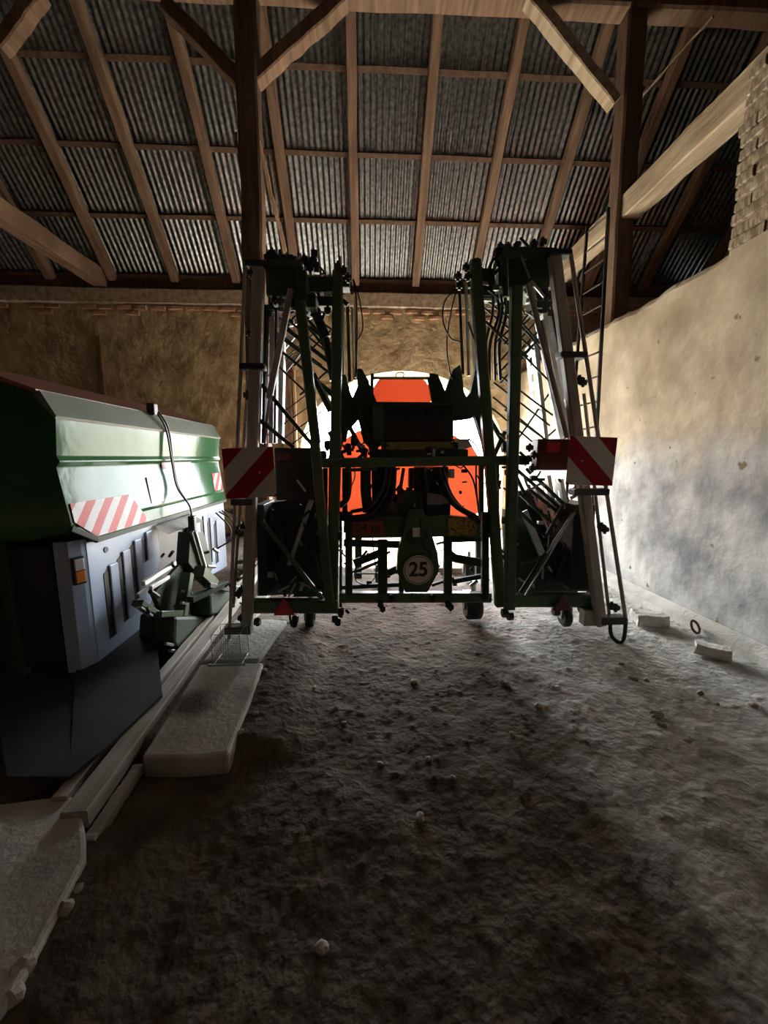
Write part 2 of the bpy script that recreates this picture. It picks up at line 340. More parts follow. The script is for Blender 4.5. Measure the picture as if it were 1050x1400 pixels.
# brick course under the wall plate
bk = None
for i in range(48):
    x = -6.6 + i*.262 + random.uniform(-.01, .01)
    for r in range(2):
        if random.random() < (.12 if r == 0 else .62): continue
        y = WY - .012 + random.uniform(-.012, .012); z = 3.535 - r*.082 + random.uniform(-.006, .006); xx = x + (r % 2)*.13
        if bk is None:
            bk = MB().box((0, 0, 0), (.235, .09, .062)).build('brick', 'brick', wall_back, origin=(0, 0, 0), bevel=.008, bseg=1); c = bk
        else: c = clone(bk, (0, 0, 0), wall_back)
        c.location = Vector((xx, y+.02, z)) - WORG[wall_back]; c.rotation_euler = (random.uniform(-.05, .05), random.uniform(-.04, .04), random.uniform(-.05, .05)); c.scale = (random.uniform(.8, 1.02), 1, random.uniform(.85, 1.05))

# low wall on the right, the tall pier nearer the camera
def right_wall():
    m = MB(); n = 70; th = .42; ysA = np.linspace(2.78, WY, n)
    top = [2.65 + .05*(vnoise(np.array([y*4.]), np.array([.5]), 4)[0]-.5) + .03*(vnoise(np.array([y*14.]), np.array([.5]), 9)[0]-.5) for y in ysA]
    vs = []
    for y, z in zip(ysA, top):
        w = .012*(vnoise(np.array([y*9.]), np.array([2.5]), 14)[0])
        vs += [(WX, y, -.1), (WX, y, 1.2), (WX+.004, y, z-.05), (WX+.03+w, y, z), (WX+th, y, z+.01), (WX+th, y, -.1)]
    fs = [(i*6+j, (i+1)*6+j, (i+1)*6+j+1, i*6+j+1) for i in range(n-1) for j in range(5)]
    m.add(vs, fs)
    m.rng(WX, WX+th, -3.6, 2.78, -.1, 2.66)
    m.rng(WX+.018, WX+th, -3.6, 2.78, 2.66, 3.80)
    return struct(m.build('wall_right', 'plaster_right', origin=(WX, 3, 0)))
wall_right = right_wall()
bk = None
for r in range(14):
    z = 2.70 + r*.079
    y = 2.80 + random.uniform(-.012, .012)
    for k in range(6):
        L_ = .118 if (k == 0 and r % 2) else .240
        if bk is None: bk = MB().box((0, 0, 0), (.10, 1, .066)).build('brick', 'brick_limed', wall_right, origin=(0, 0, 0), bevel=.008, bseg=1); c = bk
        else: c = clone(bk, (0, 0, 0), wall_right)
        c.location = Vector((WX+.052+random.uniform(-.008, .010), y-L_/2, z)) - WORG[wall_right]; y -= L_ + .010
        c.rotation_euler = (random.uniform(-.03, .03), random.uniform(-.05, .05), random.uniform(-.03, .03)); c.scale = (1, L_, random.uniform(.95, 1.1))
# footing of the low wall, with the open joint seen between both
m = MB(); n = 60; vs = []
for y in np.linspace(1.0, WY-.02, n):
    j = .03*(vnoise(np.array([y*3.]), np.array([.5]), 2)[0]-.5)
    vs += [(WX-.14+j*1.5, y, -.05), (WX-.13+j*1.5, y, .035+j*.3), (WX-.012, y, .075+j*.4), (WX+.01, y, .03)]
m.add(vs, [(i*4+k, (i+1)*4+k, (i+1)*4+k+1, i*4+k+1) for i in range(n-1) for k in range(3)])
struct(m.build('baseboard_right', 'concrete', fixn=True))
# outer shell that keeps the barn dark
struct(MB().rng(-7.6, -7.4, -3.8, WY, -.1, 10.4).build('wall_left', 'old_wood'))
struct(MB().rng(6.4, 6.6, -3.8, WY, -.1, 10.4).build('wall_far_right', 'old_wood'))
struct(MB().rng(-7.6, 6.6, -3.9, -3.7, -.1, 10.4).build('wall_front', 'old_wood'))

# wall plate
struct(MB().beam((-5.55, WY+.07, 3.70), (6.3, WY+.07, 3.70), .24, .22, (0, 0, 1), .06, 30, .006).build('trim_1', 'tie_wood'))
struct(MB().beam((-7.4, WY+.09, 3.67), (-5.5, WY+.09, 3.67), .24, .18, (0, 0, 1), .06, 6, .006).build('trim_2', 'old_wood'))

struct(MB().rng(-7.4, 6.4, WY+.10, WY+.13, 3.80, 4.07).build('trim_3', 'old_wood'))      # board added to stop light leaking in under the sheets
# roof: structure object whose children are rafters, battens and corrugated sheets
roof = bpy.data.objects.new('ceiling', None); COL.objects.link(roof); roof.location = (0, WY, EZ); WORG[roof] = Vector((0, WY, EZ)); roof['kind'] = 'structure'
def rp(x, s, n=0.0): return Vector((x, WY, EZ)) + SD*s + RN*n          # point on the roof: s metres up the slope, n above rafter underside
SLEN = (WY-RIDGE_Y)*LU
BAY = .93; RX = [-.14 + BAY*k for k in range(-8, 8)]
for i, x in enumerate(RX):
    if not -7.3 < x < 6.3: continue
    j = random.uniform(-.02, .02)
    MB().beam(rp(x+j*.5, .02, .06), rp(x-j, SLEN, .06), .115, .12, RN, .07, 22, .005).build('rafter', 'rafter_wood', roof)
bs = [.05, .80, 1.535, 2.26] + [2.26+.73*k for k in range(1, 8)]
for s_ in bs:
    if s_ > SLEN: continue
    MB().beam(rp(-7.3, s_, .145), rp(6.3, s_+random.uniform(-.03, .03), .145), .055, .05, RN, .05, 40, .004).build('batten', 'old_wood', roof)
def sheet_mesh(wid, ln):
    per = .076; n = int(round(wid/per))*6; vs = []
    for k in range(n+1):
        u = wid*k/n; z = .009*math.sin(2*math.pi*u/per)
        for q in range(3): vs.append((u-wid/2, ln*q/2, z))
    fs = [(k*3+q, (k+1)*3+q, (k+1)*3+q+1, k*3+q+1) for k in range(n) for q in range(2)]
    me = bpy.data.meshes.new('corrugated_sheet'); me.from_pydata(vs, [], fs); me.polygons.foreach_set('use_smooth', [True]*len(fs)); me.materials.append(MATS['galvanised_sheet'])
    return me
shm = sheet_mesh(.988, 2.35)
RM = Matrix((Vector((-1, 0, 0)), SD, RN)).transposed().to_euler()
for r in range(4):
    for k in range(-8, 8):
        o = bpy.data.objects.new('corrugated_sheet', shm); COL.objects.link(o); o.parent = roof
        o.location = rp(.33+.93*k-.14, -.35+r*2.2, .185 + (.004 if k % 2 else 0) + .006*r) - WORG[roof]; o.rotation_euler = (RM[0] + random.uniform(-.003, .003), RM[1], RM[2])
# other slope behind the camera
struct(MB().add([(-7.6, RIDGE_Y-.05, roof_z(RIDGE_Y)+.3), (6.6, RIDGE_Y-.05, roof_z(RIDGE_Y)+.3), (6.6, -4.2, 3.6), (-7.6, -4.2, 3.6)], [(0,1,2,3)]).build('ceiling_front', 'old_wood'))

# roof frame: purlin, posts, braces, tie beams
PY = 4.56
def timber(name, label, p, q, w, h, m='old_wood', ref=(0, 1, 0), seg=14, jit=.006, cat='beam', ch=.1):
    return tag(MB().beam(p, q, w, h, ref, ch, seg, jit).build(name, m), label, cat, kind='structure')
PZ = roof_z(PY)
timber('roof_purlin', 'long horizontal purlin timber carrying the rafters over the posts', (-7.3, PY, PZ-.13), (6.3, PY, PZ-.10), .20, .22, 'rafter_wood', (0, 0, 1), 40)
PX1, PX2 = -1.19, 2.84
timber('roof_post', 'dark weathered full-height timber post standing beside the folded sprayer boom', (PX1-.05, PY, -.02), (PX1+.03, PY, PZ-.24), .215, .20, 'old_wood', (0, 1, 0), 20, .008, 'post')
timber('roof_post', 'timber post on the low plaster wall behind the ladder', (PX2+.02, PY, 2.66), (PX2-.04, PY, PZ-.24), .20, .20, 'old_wood', (0, 1, 0), 14, .005, 'post')
a = U(340, 118, Y=PY); b = U(470, 0, Y=PY)
timber('roof_brace', 'diagonal timber brace rising from the dark post towards the middle of the bay', a, b, .13, .15, 'rafter_wood', (0, 1, 0), 10, cat='brace')
timber('roof_brace', 'dark diagonal timber brace rising from the dark post away from the middle', U(335, 118, Y=PY), U(228, 10, Y=PY), .13, .15, 'old_wood', (0, 1, 0), 10, cat='brace')
timber('roof_brace', 'pale diagonal timber brace ending at the post on the low wall', U(840, 143, Y=PY-.05), U(716, -10, Y=PY-.05), .115, .14, 'tie_wood', (0, 1, 0), 10, cat='brace')
timber('tie_beam', 'thick pale hewn tie beam running above the low plaster wall', (2.885, -3.5, 3.945), (2.885, WY+.1, 3.945), .205, .245, 'tie_wood', (0, 0, 1), 40, .007, cat='beam', ch=.06)
timber('tie_beam', 'brown tie beam ending at a rafter foot above the fertiliser spreader', (-4.04, -3.5, 3.945), (-4.04, WY+.1, 3.945), .20, .235, 'rafter_wood', (0, 0, 1), 30, .007, cat='beam', ch=.06)
timber('roof_strut', 'dim diagonal strut crossing a corner of the roof', U(0, 66, Y=4.5), U(58, -8, Y=4.5), .13, .13, 'rafter_wood', (0, 1, 0), 8, cat='brace')
timber('roof_strut', 'thin grey batten slanting across the dark roof above the tie beam', U(880, 130, Y=4.9), U(975, 22, Y=4.3), .02, .05, 'tie_wood', (0, 1, 0), 8, cat='brace')
# split lath standing against the dark post
tag(MB().beam(U(352, 188, Y=4.50), U(390, 345, Y=4.9), .045, .03, (0, 1, 0), .1, 10, .006).build('split_lath', 'pale_wood'), 'pale splintered lath leaning behind the dark timber post', 'lath')
tag(MB().beam(U(323, 182, Y=4.8), U(330, 232, Y=4.8), .03, .03, (0, 1, 0), .1, 6, .008).build('split_lath', 'old_wood'), 'short ragged wood splinter on the other side of the dark post', 'lath')

# timber jamb beside the doorway
dp = struct(MB().beam((-1.27, WY-.06, 0), (-1.27, WY-.06, 2.62), .17, .11, (0, 1, 0), .08, 12, .004).build('door_1', 'rafter_wood'))
MB().beam((-1.14, WY-.07, 0), (-1.14, WY-.07, 2.62), .035, .08, (0, 1, 0), .1, 8, .002).build('jamb_highlight', 'pale_wood', dp)  # pale strip added as the highlight along the jamb edge
MB().prism([U(398, 502, Y=6.36), U(402, 510, Y=6.36), U(401, 519, Y=6.36), U(395, 519, Y=6.36)], (0, .05, 0)).build('hinge_pin', 'rust', dp)

# ------------------------------------------------------------------ field sprayer with folded booms
SPX = .42
sp = empty('field_sprayer', (SPX, 2.9, 0), 'green mounted field sprayer with folded lattice booms and an orange tank in the doorway', 'field sprayer')
def bar(name, parent, a, b, w, m='green_paint', d=None, n=None, Y=2.5, Y2=None, ch=.15):
    """bar between two measured points; w in metres; round when n is given"""
    p = U(a[0], a[1], Y=Y); q = U(b[0], b[1], Y=Y if Y2 is None else Y2); k = MB()
    if n: k.tube([p, q], w/2, n)
    else: k.beam(p, q, w, d or w, (0, 1, 0), ch)
    return k.build(name, m, parent)
def plate(name, parent, pts, Y, th, m='green_paint', bevel=0):
    return MB().prism([U(x, y, Y=Y) for x, y in pts], (0, th, 0)).build(name, m, parent, bevel=bevel)
def blk(name, parent, x0, y0, x1, y1, Y, th, m='green_dark', bevel=.006):
    a = U(x0, y0, Y=Y); b = U(x1, y1, Y=Y); return MB().rng(a.x, b.x, Y, Y+th, b.z, a.z).build(name, m, parent, bevel=bevel)
def hose(name, parent, pts, r, m='rubber', n=6):
    return MB().tube(curve_pts([U(p[0], p[1], Y=p[2]) for p in pts], 8), r, n).build(name, m, parent)
def channel(name, parent, a, b, w, Y, m='galvanised_light', slot=.09, Y2=None):
    """slotted profile whose web runs front to back: rails along both edges, bridges between the slots"""
    w = max(w*2.6, .13); p = U(a[0], a[1], Y=Y) + Vector((0, w/2, 0)); q = U(b[0], b[1], Y=Y if Y2 is None else Y2) + Vector((0, w/2, 0)); d = (q-p); L_ = d.length; d.normalize()
    sg0 = 1 if p.x > .4 else -1; s_ = Vector((sg0*.10, 1, 0)).normalized(); nn = Vector((1, 0, 0)); k = MB(); hole = w*.28
    for sg in (-1, 1):
        k.beam(p+s_*sg*(w/2-(w-hole)/4), q+s_*sg*(w/2-(w-hole)/4), .004, (w-hole)/2, s_, .02)
    k.beam(p-s_*w/2+nn*sg0*.012, q-s_*w/2+nn*sg0*.012, .024, .004, s_, .02)
    t = 0.03
    while t < L_:
        k.beam(p+d*t, p+d*min(t+slot*.62, L_), .004, hole, s_, .02); t += slot*1.25
    return k.build(name, m, parent)
def knobs(parent, pts, Y, name='bolt', m='black_plastic', r=.018):
    for x, y in pts:
        c = U(x, y, Y=Y); k = MB(); k.tube([c+Vector((-.02, 0, 0)), c+Vector((.02, 0, 0))], r, 7); k.tube([c+Vector((0, 0, -.028)), c+Vector((0, 0, .028))], r*.55, 6); k.tube([c+Vector((0, -.02, 0)), c+Vector((0, .02, 0))], r*.8, 6)
        k.build(name, m, parent)

# ---- wing beside the plaster wall (parent part = its outer boom tube)
R = bar('boom_wing', sp, (757, 346), (821, 854), .068, 'beige_tube', .06, Y=2.42)
bar('guard_pipe', R, (779.5, 343), (856, 850), .026, 'beige_tube', n=8, Y=2.40)
bar('guard_pipe', R, (798, 538), (834, 850), .022, 'beige_tube', n=8, Y=2.46)
MB().tube(curve_pts([U(834, 846, Y=2.44), U(835, 866, Y=2.43), U(841, 875, Y=2.42), U(847, 878, Y=2.42), U(853, 872, Y=2.41), U(856, 846, Y=2.40)], 6), .013, 8).build('guard_hoop', 'rubber', R)
for (x0, x1, y) in ((768, 804, 484), (786, 834, 673), (825, 858, 850), (752, 783, 343)):
    blk('clamp', R, x0, y-4.5, x1, y+4.5, 2.375, .08, 'black_plastic', .008)
knobs(R, [(792, 519), (797, 523), (822, 720), (827, 724), (836, 828), (842, 831)], 2.41, 'nozzle_body')
channel('perforated_channel', R, (761, 412), (787, 596), .052, 2.52)
channel('perforated_channel', R, (744, 428), (778, 600), .062, 2.56)
channel('perforated_channel', R, (732, 466), (748, 606), .075, 2.70)
bar('channel_web', R, (752, 426), (785, 598), .02, 'black_plastic', .06, Y=2.58)
bar('channel_web', R, (737, 440), (770, 600), .018, 'black_plastic', .06, Y=2.62)
bar('boom_strut', R, (722, 388), (775, 598), .036, 'beige_tube', n=8, Y=2.47)
bar('boom_upright', R, (706, 392), (696, 832), .068, 'green_paint', .06, Y=2.45)
bar('boom_upright', R, (649, 357), (684, 828), .070, 'green_paint', .06, Y=2.62, Y2=2.55)
bar('boom_rod', R, (628, 392), (633, 512), .020, 'green_dark', n=8, Y=2.75)
bar('boom_rod', R, (637, 388), (641, 514), .022, 'aluminium', n=8, Y=2.72)
bar('boom_rod', R, (643, 388), (649, 506), .018, 'aluminium', n=8, Y=2.78)
for a, b in (((676, 508), (756, 568)), ((675, 523), (752, 582)), ((674, 543), (742, 598)), ((673, 558), (730, 606)), ((662, 408), (736, 468)), ((662, 421), (730, 478)), ((660, 436), (722, 488)), ((690, 560), (760, 612))):
    bar('lattice_bar', R, a, b, .014, 'green_dark', n=6, Y=2.78, Y2=2.66)
for a, b in (((707, 602), (757, 529)), ((740, 432), (676, 502)), ((744, 444), (680, 512)), ((736, 424), (690, 470)), ((738, 462), (684, 524)), ((745, 600), (762, 585))):
    bar('lattice_bar', R, a, b, .013, 'green_dark', n=6, Y=2.70, Y2=2.80)
# top of the wing
blk('fold_bracket', R, 700, 342, 752, 392, 2.50, .30)
blk('fold_bracket', R, 651, 366, 676, 404, 2.66, .14)
blk('fold_plate', R, 690, 336, 762, 350, 2.46, .22, 'green_dark')
for x in (689, 698): bar('fold_cylinder', R, (x, 350), (x+2, 406), .036, 'green_dark', n=10, Y=2.52)
hose('fold_hose', R, [(672, 400, 2.6), (669, 370, 2.58), (676, 354, 2.56), (683, 366, 2.56), (684, 392, 2.58)], .011)
knobs(R, [(679, 346), (684, 338), (694, 338), (706, 337), (730, 334), (742, 331), (648, 360), (637, 366), (626, 378), (628, 390), (640, 378), (720, 395), (744, 398), (736, 404), (752, 404)], 2.55, 'bolt')
bar('fold_link', R, (712, 350), (724, 380), .012, 'steel', Y=2.46); bar('fold_link', R, (726, 384), (744, 406), .014, 'aluminium', Y=2.45)
bar('fold_link', R, (656, 386), (672, 389), .02, 'aluminium', Y=2.62); bar('fold_link', R, (658, 409), (676, 410), .02, 'white_paint', Y=2.70)
blk('fold_bracket', R, 730, 398, 756, 428, 2.62, .12)
# hoses of the upper part
for k, (x0, x1) in enumerate(((668, 671), (673, 680), (679, 684), (684, 690))):
    hose('spray_hose', R, [(x0+6, 402, 2.62), (x1+2, 430, 2.66), (x0-4+k, 470, 2.70), (x0-6+k*2, 520, 2.72)], .009+.002*(k % 2))
hose('spray_hose', R, [(627, 392, 2.74), (608, 412, 2.72), (606, 440, 2.72), (616, 462, 2.72), (630, 468, 2.72)], .005)
hose('spray_hose', R, [(630, 380, 2.76), (618, 420, 2.74), (611, 470, 2.74), (616, 512, 2.74), (624, 522, 2.74)], .005)
hose('spray_hose', R, [(640, 440, 2.68), (650, 466, 2.64), (662, 476, 2.60)], .006)
# lower part
bar('lower_tube', R, (695, 820), (812, 820), .088, 'green_paint', .08, Y=2.50)
blk('tube_end', R, 800, 835, 824, 856, 2.42, .07, 'beige_tube')
bar('fold_ram', R, (712, 810), (747, 756), .030, 'green_dark', n=10, Y=2.44); bar('ram_rod', R, (747, 756), (783, 702), .016, 'steel', n=8, Y=2.44)
bar('ram_rod', R, (718, 814), (786, 700), .012, 'steel', n=8, Y=2.46)
bar('boom_link', R, (716, 699), (741, 758), .050, 'aluminium', .02, Y=2.60)
for a, b in (((700, 690), (745, 732)), ((712, 676), (760, 720)), ((722, 668), (768, 704)), ((704, 640), (772, 700)), ((706, 652), (724, 690)), ((735, 655), (772, 690)), ((770, 690), (745, 735)), ((712, 770), (760, 758)), ((745, 800), (754, 720)), ((760, 790), (790, 720))):
    bar('lattice_bar', R, a, b, .022, 'green_dark', .02, Y=2.54, Y2=2.62)
channel('perforated_channel', R, (750, 650), (762, 716), .070, 2.66); channel('perforated_channel', R, (767, 655), (774, 700), .05, 2.62)
channel('perforated_channel', R, (732, 664), (760, 730), .06, 2.76)
plate('folded_boom_body', R, [(716, 766), (752, 742), (775, 736), (800, 690), (808, 808), (720, 808)], 2.72, .30, 'black_plastic')
plate('folded_boom_body', R, [(700, 700), (722, 716), (744, 772), (730, 806), (700, 806)], 2.66, .2, 'green_dark')
blk('folded_boom_body', R, 786, 690, 806, 806, 2.50, .34, 'black_plastic')
for i in range(16):
    x = random.uniform(740, 795); y = random.uniform(690, 800); bar('pipe_stub', R, (x, y), (x+random.uniform(-12, 12), y+random.uniform(8, 22)), random.uniform(.008, .02), random.choice(['steel', 'black_plastic', 'green_dark', 'aluminium', 'black_plastic']), n=6, Y=2.58+random.random()*.08)
blk('rear_lamp_bar', R, 736, 600, 778, 643, 2.46, .10, 'red_dark', .01)
blk('lamp_lens', R, 748, 605, 766, 618, 2.445, .02, 'red_reflector', .004)
knobs(R, [(724, 612), (730, 622), (738, 608), (722, 628), (728, 640)], 2.48, 'bolt')
hose('spray_hose', R, [(716, 650, 2.5), (724, 668, 2.48), (738, 662, 2.47), (745, 664, 2.47)], .008, 'steel')
knobs(R, [(690, 838), (697, 842), (760, 836), (799, 838), (796, 832)], 2.5, 'bolt', 'black_plastic', .03)

# ---- wing beside the fertiliser spreader
Lw = bar('boom_wing', sp, (354, 362), (337.5, 865), .066, 'beige_tube', .06, Y=2.42)
bar('guard_pipe', Lw, (335, 364), (313, 882), .022, 'beige_tube', n=8, Y=2.40)
bar('guard_pipe', Lw, (340, 505), (319, 830), .020, 'beige_tube', n=8, Y=2.46)
for (x0, x1, y) in ((334, 364, 358), (326, 361, 500), (314, 344, 687), (306, 342, 863)):
    blk('clamp', Lw, x0, y-4.5, x1, y+4.5, 2.375, .08, 'black_plastic', .008)
knobs(Lw, [(344, 374), (341, 455), (338, 540), (334, 720), (327, 728), (331, 806), (326, 812), (330, 845)], 2.41, 'nozzle_body')
channel('perforated_channel', Lw, (359, 425), (354, 606), .036, 2.50)
channel('perforated_channel', Lw, (373, 428), (371, 606), .048, 2.56)
channel('perforated_channel', Lw, (387, 432), (384, 606), .048, 2.66)
bar('channel_web', Lw, (365, 420), (361, 606), .016, 'black_plastic', .07, Y=2.52); bar('channel_web', Lw, (379, 425), (377, 606), .014, 'black_plastic', .07, Y=2.58)
bar('boom_strut', Lw, (398, 396), (368, 545), .036, 'beige_tube', .03, Y=2.50, Y2=2.46); bar('boom_strut', Lw, (369, 540), (361, 606), .020, 'beige_tube', n=8, Y=2.50)
bar('boom_upright', Lw, (410, 412), (432, 606), .060, 'green_paint', .05, Y=2.46)
bar('boom_upright', Lw, (462, 372), (459, 600), .066, 'green_paint', .06, Y=2.62, Y2=2.58)
bar('boom_upright', Lw, (459, 590), (454, 834), .074, 'green_paint', .06, Y=2.54)
bar('boom_upright', Lw, (430, 600), (452, 834), .062, 'green_paint', .05, Y=2.48)
bar('boom_rod', Lw, (468, 415), (468, 512), .026, 'aluminium', .02, Y=2.70); bar('boom_rod', Lw, (475, 414), (478, 522), .022, 'green_dark', n=8, Y=2.72)
bar('boom_rod', Lw, (481, 420), (484, 520), .014, 'aluminium', n=8, Y=2.76); bar('boom_rod', Lw, (485, 412), (487, 516), .012, 'beige_tube', n=8, Y=2.76)
for a, b in (((358, 526), (430, 612)), ((352, 572), (402, 612))):
    bar('lattice_bar', Lw, a, b, .024, 'green_dark', .02, Y=2.47)
for a, b in (((344, 596), (424, 536)), ((350, 606), (428, 552)), ((380, 605), (455, 552)), ((398, 608), (450, 570)), ((360, 520), (400, 484)), ((372, 505), (430, 455))):
    bar('lattice_bar', Lw, a, b, .010, 'green_dark', n=6, Y=2.72, Y2=2.80)
for a, b in (((376, 430), (418, 474)), ((386, 446), (470, 512)), ((382, 460), (470, 524)), ((396, 452), (458, 500)), ((384, 480), (468, 548)), ((420, 510), (470, 556)), ((402, 424), (440, 470)), ((420, 436), (460, 480)), ((424, 448), (452, 470))):
    bar('lattice_bar', Lw, a, b, .019, 'green_dark', n=6, Y=2.66, Y2=2.74)
bar('brace_flat', Lw, (384, 478), (402, 456), .045, 'aluminium', .01, Y=2.80); bar('brace_flat', Lw, (396, 444), (456, 420), .03, 'aluminium', .01, Y=2.82); bar('brace_flat', Lw, (380, 520), (420, 470), .022, 'beige_tube', .01, Y=2.84)
bar('fold_ram', Lw, (430, 424), (446, 462), .062, 'black_plastic', n=10, Y=2.62); bar('fold_ram', Lw, (444, 456), (456, 520), .050, 'hose_blue', n=10, Y=2.64)
bar('fold_ram', Lw, (428, 512), (452, 562), .045, 'green_dark', n=10, Y=2.64); bar('ram_rod', Lw, (434, 518), (456, 558), .012, 'steel', n=8, Y=2.60)
blk('fold_bracket', Lw, 362, 360, 402, 404, 2.50, .26); blk('fold_plate', Lw, 366, 353, 412, 366, 2.47, .2)
blk('fold_bracket', Lw, 402, 368, 420, 418, 2.48, .2); blk('fold_bracket', Lw, 418, 378, 462, 399, 2.62, .12); blk('fold_bracket', Lw, 430, 404, 458, 418, 2.64, .10)
blk('fold_bracket', Lw, 398, 400, 432, 420, 2.5, .2); blk('fold_bracket', Lw, 466, 374, 478, 392, 2.6, .1)
plate('fold_link', Lw, [(443, 399), (456, 398), (456, 402), (443, 403)], 2.61, .02, 'aluminium')
knobs(Lw, [(372, 346), (376, 352), (366, 352), (416, 354), (428, 356), (432, 362), (420, 360), (462, 364), (470, 370), (476, 380), (360, 420), (366, 428), (376, 410), (384, 412), (402, 418), (448, 424), (384, 398), (424, 366)], 2.52, 'bolt')
bar('bolt', Lw, (461, 360), (462, 378), .012, 'black_plastic', n=6, Y=2.6)
hose('spray_hose', Lw, [(484, 384, 2.7), (492, 412, 2.72), (496, 446, 2.72), (491, 462, 2.72), (487, 470, 2.72), (488, 510, 2.72)], .005)
hose('spray_hose', Lw, [(483, 382, 2.72), (487, 410, 2.72), (488, 460, 2.72), (486, 516, 2.74)], .006)
hose('spray_hose', Lw, [(424, 446, 2.7), (436, 456, 2.68), (442, 474, 2.66), (450, 480, 2.66)], .007)
# lower part
bar('lower_tube', Lw, (343, 828), (462, 828), .088, 'green_paint', .08, Y=2.50)
bar('lattice_bar', Lw, (358, 712), (440, 818), .026, 'green_paint', .02, Y=2.45)
bar('lattice_bar', Lw, (382, 730), (424, 698), .018, 'green_dark', .02, Y=2.50)
bar('boom_link', Lw, (427, 680), (395, 772), .036, 'aluminium', n=10, Y=2.62); bar('ram_rod', Lw, (406, 656), (418, 672), .012, 'steel', Y=2.5)
bar('boom_link', Lw, (410, 796), (440, 812), .012, 'steel', n=6, Y=2.46)
blk('rear_lamp_bar', Lw, 374, 612, 436, 684, 2.52, .16, 'black_plastic', .012)
blk('lamp_lens', Lw, 379, 618, 398, 630, 2.505, .02, 'red_dark', .004)
plate('folded_boom_body', Lw, [(352, 690), (420, 680), (440, 640), (446, 760), (430, 795), (410, 812), (352, 815)], 2.74, .28, 'black_plastic')
blk('folded_boom_body', Lw, 348, 690, 366, 815, 2.50, .3, 'black_plastic')
plate('folded_boom_body', Lw, [(432, 760), (446, 750), (448, 816), (400, 816)], 2.68, .1, 'green_dark')
for a, b in (((370, 700), (412, 800)), ((412, 690), (372, 808)), ((420, 720), (440, 800)), ((380, 640), (430, 700)), ((398, 790), (436, 740)), ((366, 740), (390, 815))):
    bar('lattice_bar', Lw, a, b, .02, 'green_dark', .02, Y=2.60, Y2=2.66)
for i in range(16):
    x = random.uniform(368, 430); y = random.uniform(690, 800); bar('pipe_stub', Lw, (x, y), (x+random.uniform(-10, 10), y+random.uniform(8, 22)), random.uniform(.008, .018), random.choice(['steel', 'black_plastic', 'green_dark', 'black_plastic', 'black_plastic']), n=6, Y=2.58+random.random()*.08)
knobs(Lw, [(402, 852), (404, 846), (458, 846), (462, 850), (440, 800), (434, 806), (352, 850), (466, 836)], 2.5, 'bolt', 'black_plastic', .024)
hose('drip_hose', Lw, [(396, 838, 2.47), (398, 852, 2.46), (404, 856, 2.46), (406, 842, 2.47)], .008)
# ---- warning plates, reflectors, speed plate
for cx, cy, mt, tilt in ((341, 646.5, 'plate_stripes_rising', -.04), (808.5, 630.5, 'plate_stripes_falling', .03)):
    c = U(cx, cy, Y=2.28); o = MB().box(c, (.292, .006, .29)).build('warning_plate', mt, sp, origin=c, bevel=.004); o.rotation_euler = (0, tilt, 0)
    tag(o, 'square red and white diagonally striped warning plate')
    bo = MB().box(c+Vector((0, .055, 0)), (.05, .10, .20)).build('plate_bracket', 'black_plastic', o, origin=c)
    for dx in (-.06, .06):
        MB().disc(c+Vector((dx, -.007, .0)), .006, 8, .004).build('screw', 'steel', o, origin=c)
for cx, cy, sgn in ((388, 831, 1), (770, 825, 1)):
    c = U(cx, cy, Y=2.42); r = .075
    m_ = MB().prism([c+Vector((-r*.95, 0, -r*.72)), c+Vector((r*.95, 0, -r*.72)), c+Vector((0, 0, r*.98))], (0, .012, 0))
    tag(m_.build('triangle_reflector', 'red_reflector' if cx < 500 else 'red_dark', sp, bevel=.008), 'red triangular reflector')
# central frame
plate('headstock_plate', sp, [(474, 707), (612, 705), (652, 709), (656, 736), (612, 734), (474, 736)], 2.62, .06, 'green_paint')
c3 = lambda P: [(440+x/3.785, 480+y/3.785) for x, y in P]
mast = plate('lift_mast', sp, c3([(455, 815), (520, 815), (565, 930), (602, 1050), (608, 1140), (548, 1250), (432, 1250), (388, 1140), (392, 1050), (425, 930)]), 2.50, .07, 'green_paint', .008)
plate('mast_recess', mast, c3([(440, 925), (540, 925), (552, 965), (500, 1005), (432, 985)]), 2.497, .01, 'green_dark')
plate('mast_sticker', mast, c3([(470, 915), (508, 915), (510, 962), (472, 962)]), 2.488, .006, 'white_paint')
sc_ = U(572, 779.5, Y=2.45)
spd = MB().disc(sc_, .100, 48, .006).build('speed_plate', 'white_paint', sp, origin=sc_); tag(spd, 'round white speed plate with the number 25')
m_ = MB(); n = 56; r0, r1 = .089, .0935
vs = [sc_+Vector((math.cos(2*math.pi*k/n)*r, -.0012, math.sin(2*math.pi*k/n)*r)) for k in range(n) for r in (r0, r1)]
m_.add(vs, [(2*k, 2*k+1, (2*k+3) % (2*n), (2*k+2) % (2*n)) for k in range(n)]); m_.build('plate_ring', 'sign_black', spd, origin=sc_)
def text(s_, name, parent, c, size, m, bold=0.0, sx=1.0):
    cu = bpy.data.curves.new(name, 'FONT'); cu.body = s_; cu.size = size; cu.align_x = 'CENTER'; cu.align_y = 'CENTER'; cu.extrude = .0006; cu.offset = bold
    tmp = bpy.data.objects.new(name, cu); me = bpy.data.meshes.new_from_object(tmp); bpy.data.objects.remove(tmp)
    o = bpy.data.objects.new(name, me); COL.objects.link(o); me.materials.clear(); me.materials.append(MATS[m]); o.rotation_euler = (math.pi/2, 0, 0); o.scale = (sx, 1, 1)
    if parent: o.parent = parent; o.location = Vector(c) - WORG[parent]
    else: o.location = c
    return o
text('25', 'lettering', spd, sc_+Vector((0, -.002, .002)), .135, 'sign_black', .0035, .95)
lb = blk('width_label', sp, 482, 713, 524, 731, 2.605, .006, 'label_red', 0); tag(lb, 'red label reading 24 m')
